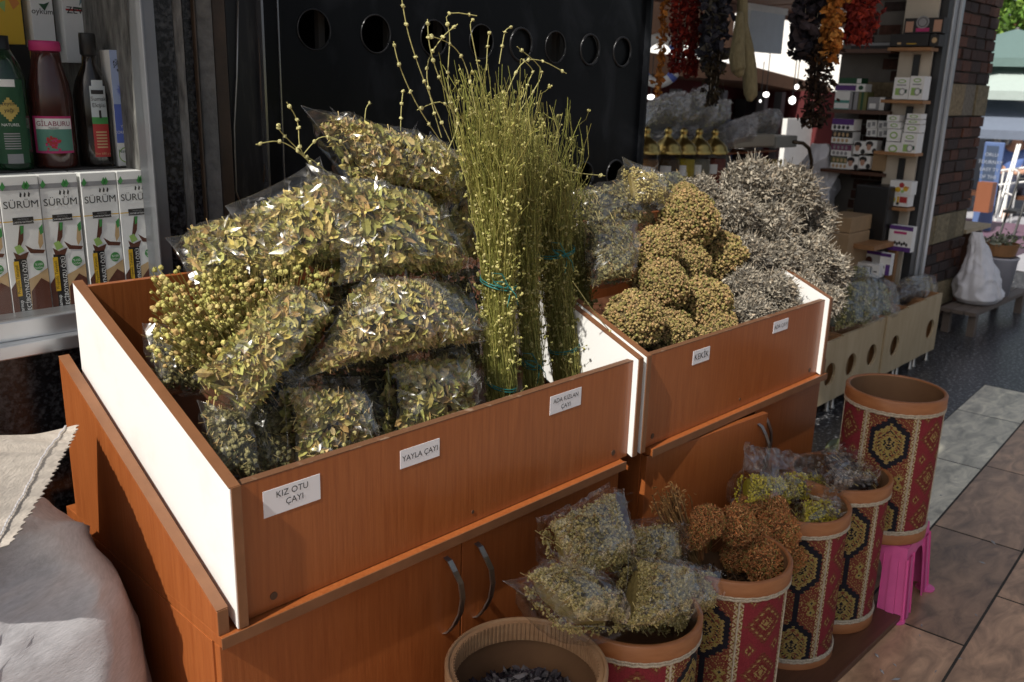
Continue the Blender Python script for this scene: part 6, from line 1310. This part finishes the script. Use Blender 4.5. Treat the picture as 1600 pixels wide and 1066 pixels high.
    for k, (px, py, r, cc, lab) in enumerate([(1585, 75, 1.6, (.13, .20, .19), 'green canvas parasol highest over the street'), (1590, 122, 1.7, (.42, .50, .47), 'pale mint parasol under the green one'), (1560, 178, 1.1, (.15, .18, .24), 'folded blue canvas awning below the parasols')]):
        c = at(px, py, 14.0 - k * .4); t = thing('parasol', lab, 'parasol', (c[0], c[1], 0)); mb = MB(); n = 8; V = [(c[0], c[1], c[2] + .28)] + [(c[0] + r * math.cos(2 * math.pi * j / n), c[1] + r * math.sin(2 * math.pi * j / n), c[2] - .2) for j in range(n)] + [(c[0] + r * .99 * math.cos(2 * math.pi * j / n), c[1] + r * .99 * math.sin(2 * math.pi * j / n), c[2] - .32) for j in range(n)]
        mb.add(V, [(0, 1 + j, 1 + (j + 1) % n) for j in range(n)] + [(1 + j, 1 + n + j, 1 + n + (j + 1) % n, 1 + (j + 1) % n) for j in range(n)]); mb.build('canopy', flat('parasol_%d' % k, cc), t); mb = MB(); mb.tube([(c[0], c[1], 0), (c[0], c[1], c[2] + .3)], .03, 8); mb.build('pole', steel, t)
    rng = np.random.default_rng(50)
    for k, (px, py, d, R) in enumerate([(1590, 20, 22, 1.7), (1630, 60, 20, 1.8)]):
        c = at(px, py, d); t = thing('street_tree', ['bright green tree crown over the street at the top right corner', 'leafy tree at the right edge beyond the parasols'][k], 'tree', (c[0], c[1], 0)); n = 3500; D = _rows(rng.normal(size=(n, 3))); rad = R * rng.uniform(.3, 1, n) ** .5; P = c + D * (rad * (1 + .3 * np.sin(D[:, 0] * 5 + D[:, 2] * 4)))[:, None]; L_ = rng.uniform(.10, .22, n)
        mb = MB(); mb.inst(LEAF_V, LEAF_F, scaleA(rand_rot(n, None, 1, rng), L_, L_ * .6, L_), P, pal(n, [(.10, .20, .03), (.16, .26, .04), (.07, .14, .02)], .2, rng)); mb.build('crown', herb, t); mb = MB(); mb.tube([(c[0], c[1], 0), (c[0] + .1, c[1], c[2] * .5), (c[0], c[1], c[2])], [.18, .14, .06], 9); mb.build('trunk', board_dark, t)
    # sun steps, railing and bench furniture of the cafe
    t = thing('railing', 'thin white metal railing in front of the seated person', 'railing', (12, 3.3, 0)); 
    P = [at(1552, 268, 11.6), at(1602, 262, 11.6)]; mb = MB(); mb.tube(P, .014, 6); mb.tube([at(1552, 290, 11.6), at(1602, 284, 11.6)], .012, 6); mb.build('rails', W, t)
    for j in range(4): a = at(1556 + j * 12, 268, 11.6); mb = MB(); mb.tube([a, (a[0], a[1], 0)], .012, 6); mb.build('upright', W, t)
    mb = MB()
    for j in range(2): mb.tube([at(1590 + j * 4, 226, 11.4), at(1556 + j * 6, 340, 11.0)], .012, 6)
    mb.tube([at(1580, 262, 11.2), at(1590, 268, 11.2)], .012, 6); mb.tube([at(1570, 300, 11.1), at(1581, 305, 11.1)], .012, 6); tag(mb.build('white_ladder', W), 'white ladder leaning beside the chalk board', 'ladder')
    y0, y1, z0, z1 = quad_x(10.9, 1570, 300, 1592, 350); t = thing('folding_chair', 'black folding chair on the sunlit paving', 'chair', (10.9, (y0 + y1) / 2, 0)); mb = MB()
    for yy in (y0, y1): mb.tube([(10.8, yy, 0), (11.25, yy, .8)], .014, 6)
    for zz in (.05, .75): mb.tube([(10.8 + .45 * zz / .8, y0, zz), (10.8 + .45 * zz / .8, y1, zz)], .012, 6)
    mb.build('frame', blackpl, t); mb = MB(); mb.prism([(10.85, y0, .40), (11.2, y0, .40), (11.2, y1, .40), (10.85, y1, .40)], (0, 0, .03)); mb.build('seat', blackpl, t)
    mb = MB(); mb.box(9.9, 12.6, 2.75, 4.6, .007, .09); tag(mb.build('paved_step', flat('step_plum', (.17, .10, .14))), kind='structure')
far_background()
def person():
    c = at(1581, 284, 12.8); x, y, z = [float(a) for a in c]; root = thing('person', 'person in a blue shirt and dark trousers seated at the street cafe, seen from behind', 'person', (x, y, .09))
    def skin(name, pts, edges, m, lv=2):
        me = bpy.data.meshes.new(name); me.from_pydata([(x + p[0], y + p[1], z + p[2]) for p in pts], edges, []); o = bpy.data.objects.new(name, me); COL.objects.link(o); o.parent = root; o.matrix_parent_inverse = Matrix.Translation(-root.location)
        bm_ = bmesh.new(); bm_.from_mesh(me); bm_.verts.layers.skin.verify(); bm_.to_mesh(me); bm_.free()
        o.modifiers.new('skin', 'SKIN')
        for i, p in enumerate(pts): me.skin_vertices[0].data[i].radius = (p[3], p[3] * (p[4] if len(p) > 4 else 1))
        me.skin_vertices[0].data[0].use_root = True
        sb = o.modifiers.new('sub', 'SUBSURF'); sb.levels = lv; sb.render_levels = lv; me.materials.append(m); return o
    body = [(0, 0, 0, .14), (-.02, 0, .22, .13), (-.02, 0, .42, .14), (-.05, 0, .53, .055), (-.08, 0, .62, .085), (-.09, 0, .70, .085), (-.02, .18, .43, .06), (-.10, .24, .20, .042), (-.32, .16, .14, .035), (-.40, .12, .15, .03), (-.02, -.18, .43, .06), (-.10, -.24, .20, .042), (-.32, -.16, .14, .035), (-.40, -.12, .15, .03), (-.22, .11, .0, .085), (-.46, .12, .0, .07), (-.46, .12, -.40, .05), (-.56, .13, -.46, .04), (-.22, -.11, .0, .085), (-.46, -.12, .0, .07), (-.46, -.12, -.40, .05), (-.56, -.13, -.46, .04)]
    E_ = [(0, 1), (1, 2), (2, 3), (3, 4), (4, 5), (2, 6), (6, 7), (7, 8), (8, 9), (2, 10), (10, 11), (11, 12), (12, 13), (0, 14), (14, 15), (15, 16), (16, 17), (0, 18), (18, 19), (19, 20), (20, 21)]
    skin('body', body, E_, SKIN)
    skin('shirt', [(0, 0, .02, .165), (-.02, 0, .22, .155), (-.02, 0, .41, .165), (-.02, .18, .43, .082), (-.08, .235, .25, .066), (-.02, -.18, .43, .082), (-.08, -.235, .25, .066)], [(0, 1), (1, 2), (2, 3), (3, 4), (2, 5), (5, 6)], flat('shirt_blue', (.10, .17, .42)))
    skin('trousers', [(0, 0, -.02, .16), (-.22, .11, -.01, .10), (-.46, .12, .0, .085), (-.46, .12, -.36, .065), (-.22, -.11, -.01, .10), (-.46, -.12, .0, .085), (-.46, -.12, -.36, .065)], [(0, 1), (1, 2), (2, 3), (0, 4), (4, 5), (5, 6)], flat('trouser_dark', (.03, .035, .06)))
    mb = MB(); mb.lathe([(.095, -.03), (.105, .03), (.09, .08), (.05, .115), (0, .125)], (x - .07, y, z + .66), 16); mb.build('hair', flat('hair_grey', (.12, .11, .10)), root, smooth=True)
    mb = MB(); mb.box(x - .25, x + .2, y - .6, y + .6, z - .22, z - .17); mb.box(x - .2, x - .14, y - .5, y - .44, .091, z - .221); mb.box(x - .2, x - .14, y + .44, y + .5, .091, z - .221); tag(mb.build('cafe_bench', board_dark), 'dark bench under the seated person', 'bench')
person()

# the sack, bucket and bench beside the brick pillar
def pillar_goods():
    t = thing('low_bench', 'low grey wooden bench beside the brick pillar', 'bench', (7.1, 1.98, 0)); x0, x1, y0, y1 = 6.55, 7.75, 1.90, 2.14
    mb = MB(); 
    for k in range(3): mb.box(x0, x1, y0 + k * .082, y0 + k * .082 + .076, .155, .18)
    wd = flat('grey_wood', (.15, .12, .10)); mb.build('seat', wd, t)
    for xx in (x0 + .05, x1 - .09):
        for yy in (y0 + .01, y1 - .06): mb = MB(); mb.box(xx, xx + .05, yy, yy + .05, 0, .154); mb.build('leg', wd, t)
    hunched_bag('white_sack', 'white plastic sack hanging down onto the low bench by the pillar', 'sack', [(.181, 6.95, 2.02, .13, .10), (.22, 6.95, 2.02, .19, .13), (.32, 6.95, 2.03, .19, .13), (.42, 6.95, 2.04, .15, .10), (.52, 6.94, 2.06, .09, .07), (.62, 6.93, 2.08, .05, .045), (.68, 6.93, 2.09, .03, .03)], 9, bagwhite, .018)
    c = (7.33, 2.03, .181); t = thing('bucket', 'translucent white bucket behind the plastic sack', 'bucket', c); mb = MB(); mb.lathe([(0, 0), (.10, 0), (.125, .27), (.132, .275), (.132, .29), (.12, .29), (.097, .01)], c, 28); mb.build('pail', flat('pail_grey', (.42, .42, .47)), t, smooth=True)
    c = (7.36, 2.05, .475); t = thing('basket', 'brown basket of greens stacked on the bucket', 'basket', c); mb = MB(); mb.lathe([(0, 0), (.11, 0), (.13, .09), (.12, .09), (.1, .01)], c, 24); mb.build('wicker', pine_dark, t); rng = np.random.default_rng(3); n = 160; P = np.array(c) + np.array([0, 0, .1]) + rng.normal(size=(n, 3)) * np.array([.06, .06, .03]); L_ = rng.uniform(.03, .06, n); mb = MB(); mb.inst(LEAF_V, LEAF_F, scaleA(rand_rot(n, None, 1, rng), L_, L_ * .5, L_), P, pal(n, [(.3, .32, .25), (.15, .18, .10), (.4, .4, .35)], .2, rng)); mb.build('greens', herb, t)
    t = thing('wooden_stand', 'small wooden stand with a pale top behind the plastic sack', 'stand', (7.5, 2.35, 0)); mb = MB(); mb.box(7.2, 7.75, 2.25, 2.5, .62, .65); mb.build('top', pine, t)
    for xx in (7.22, 7.69): mb = MB(); mb.box(xx, xx + .04, 2.3, 2.45, 0, .619); mb.build('leg', board_dark, t)
pillar_goods()
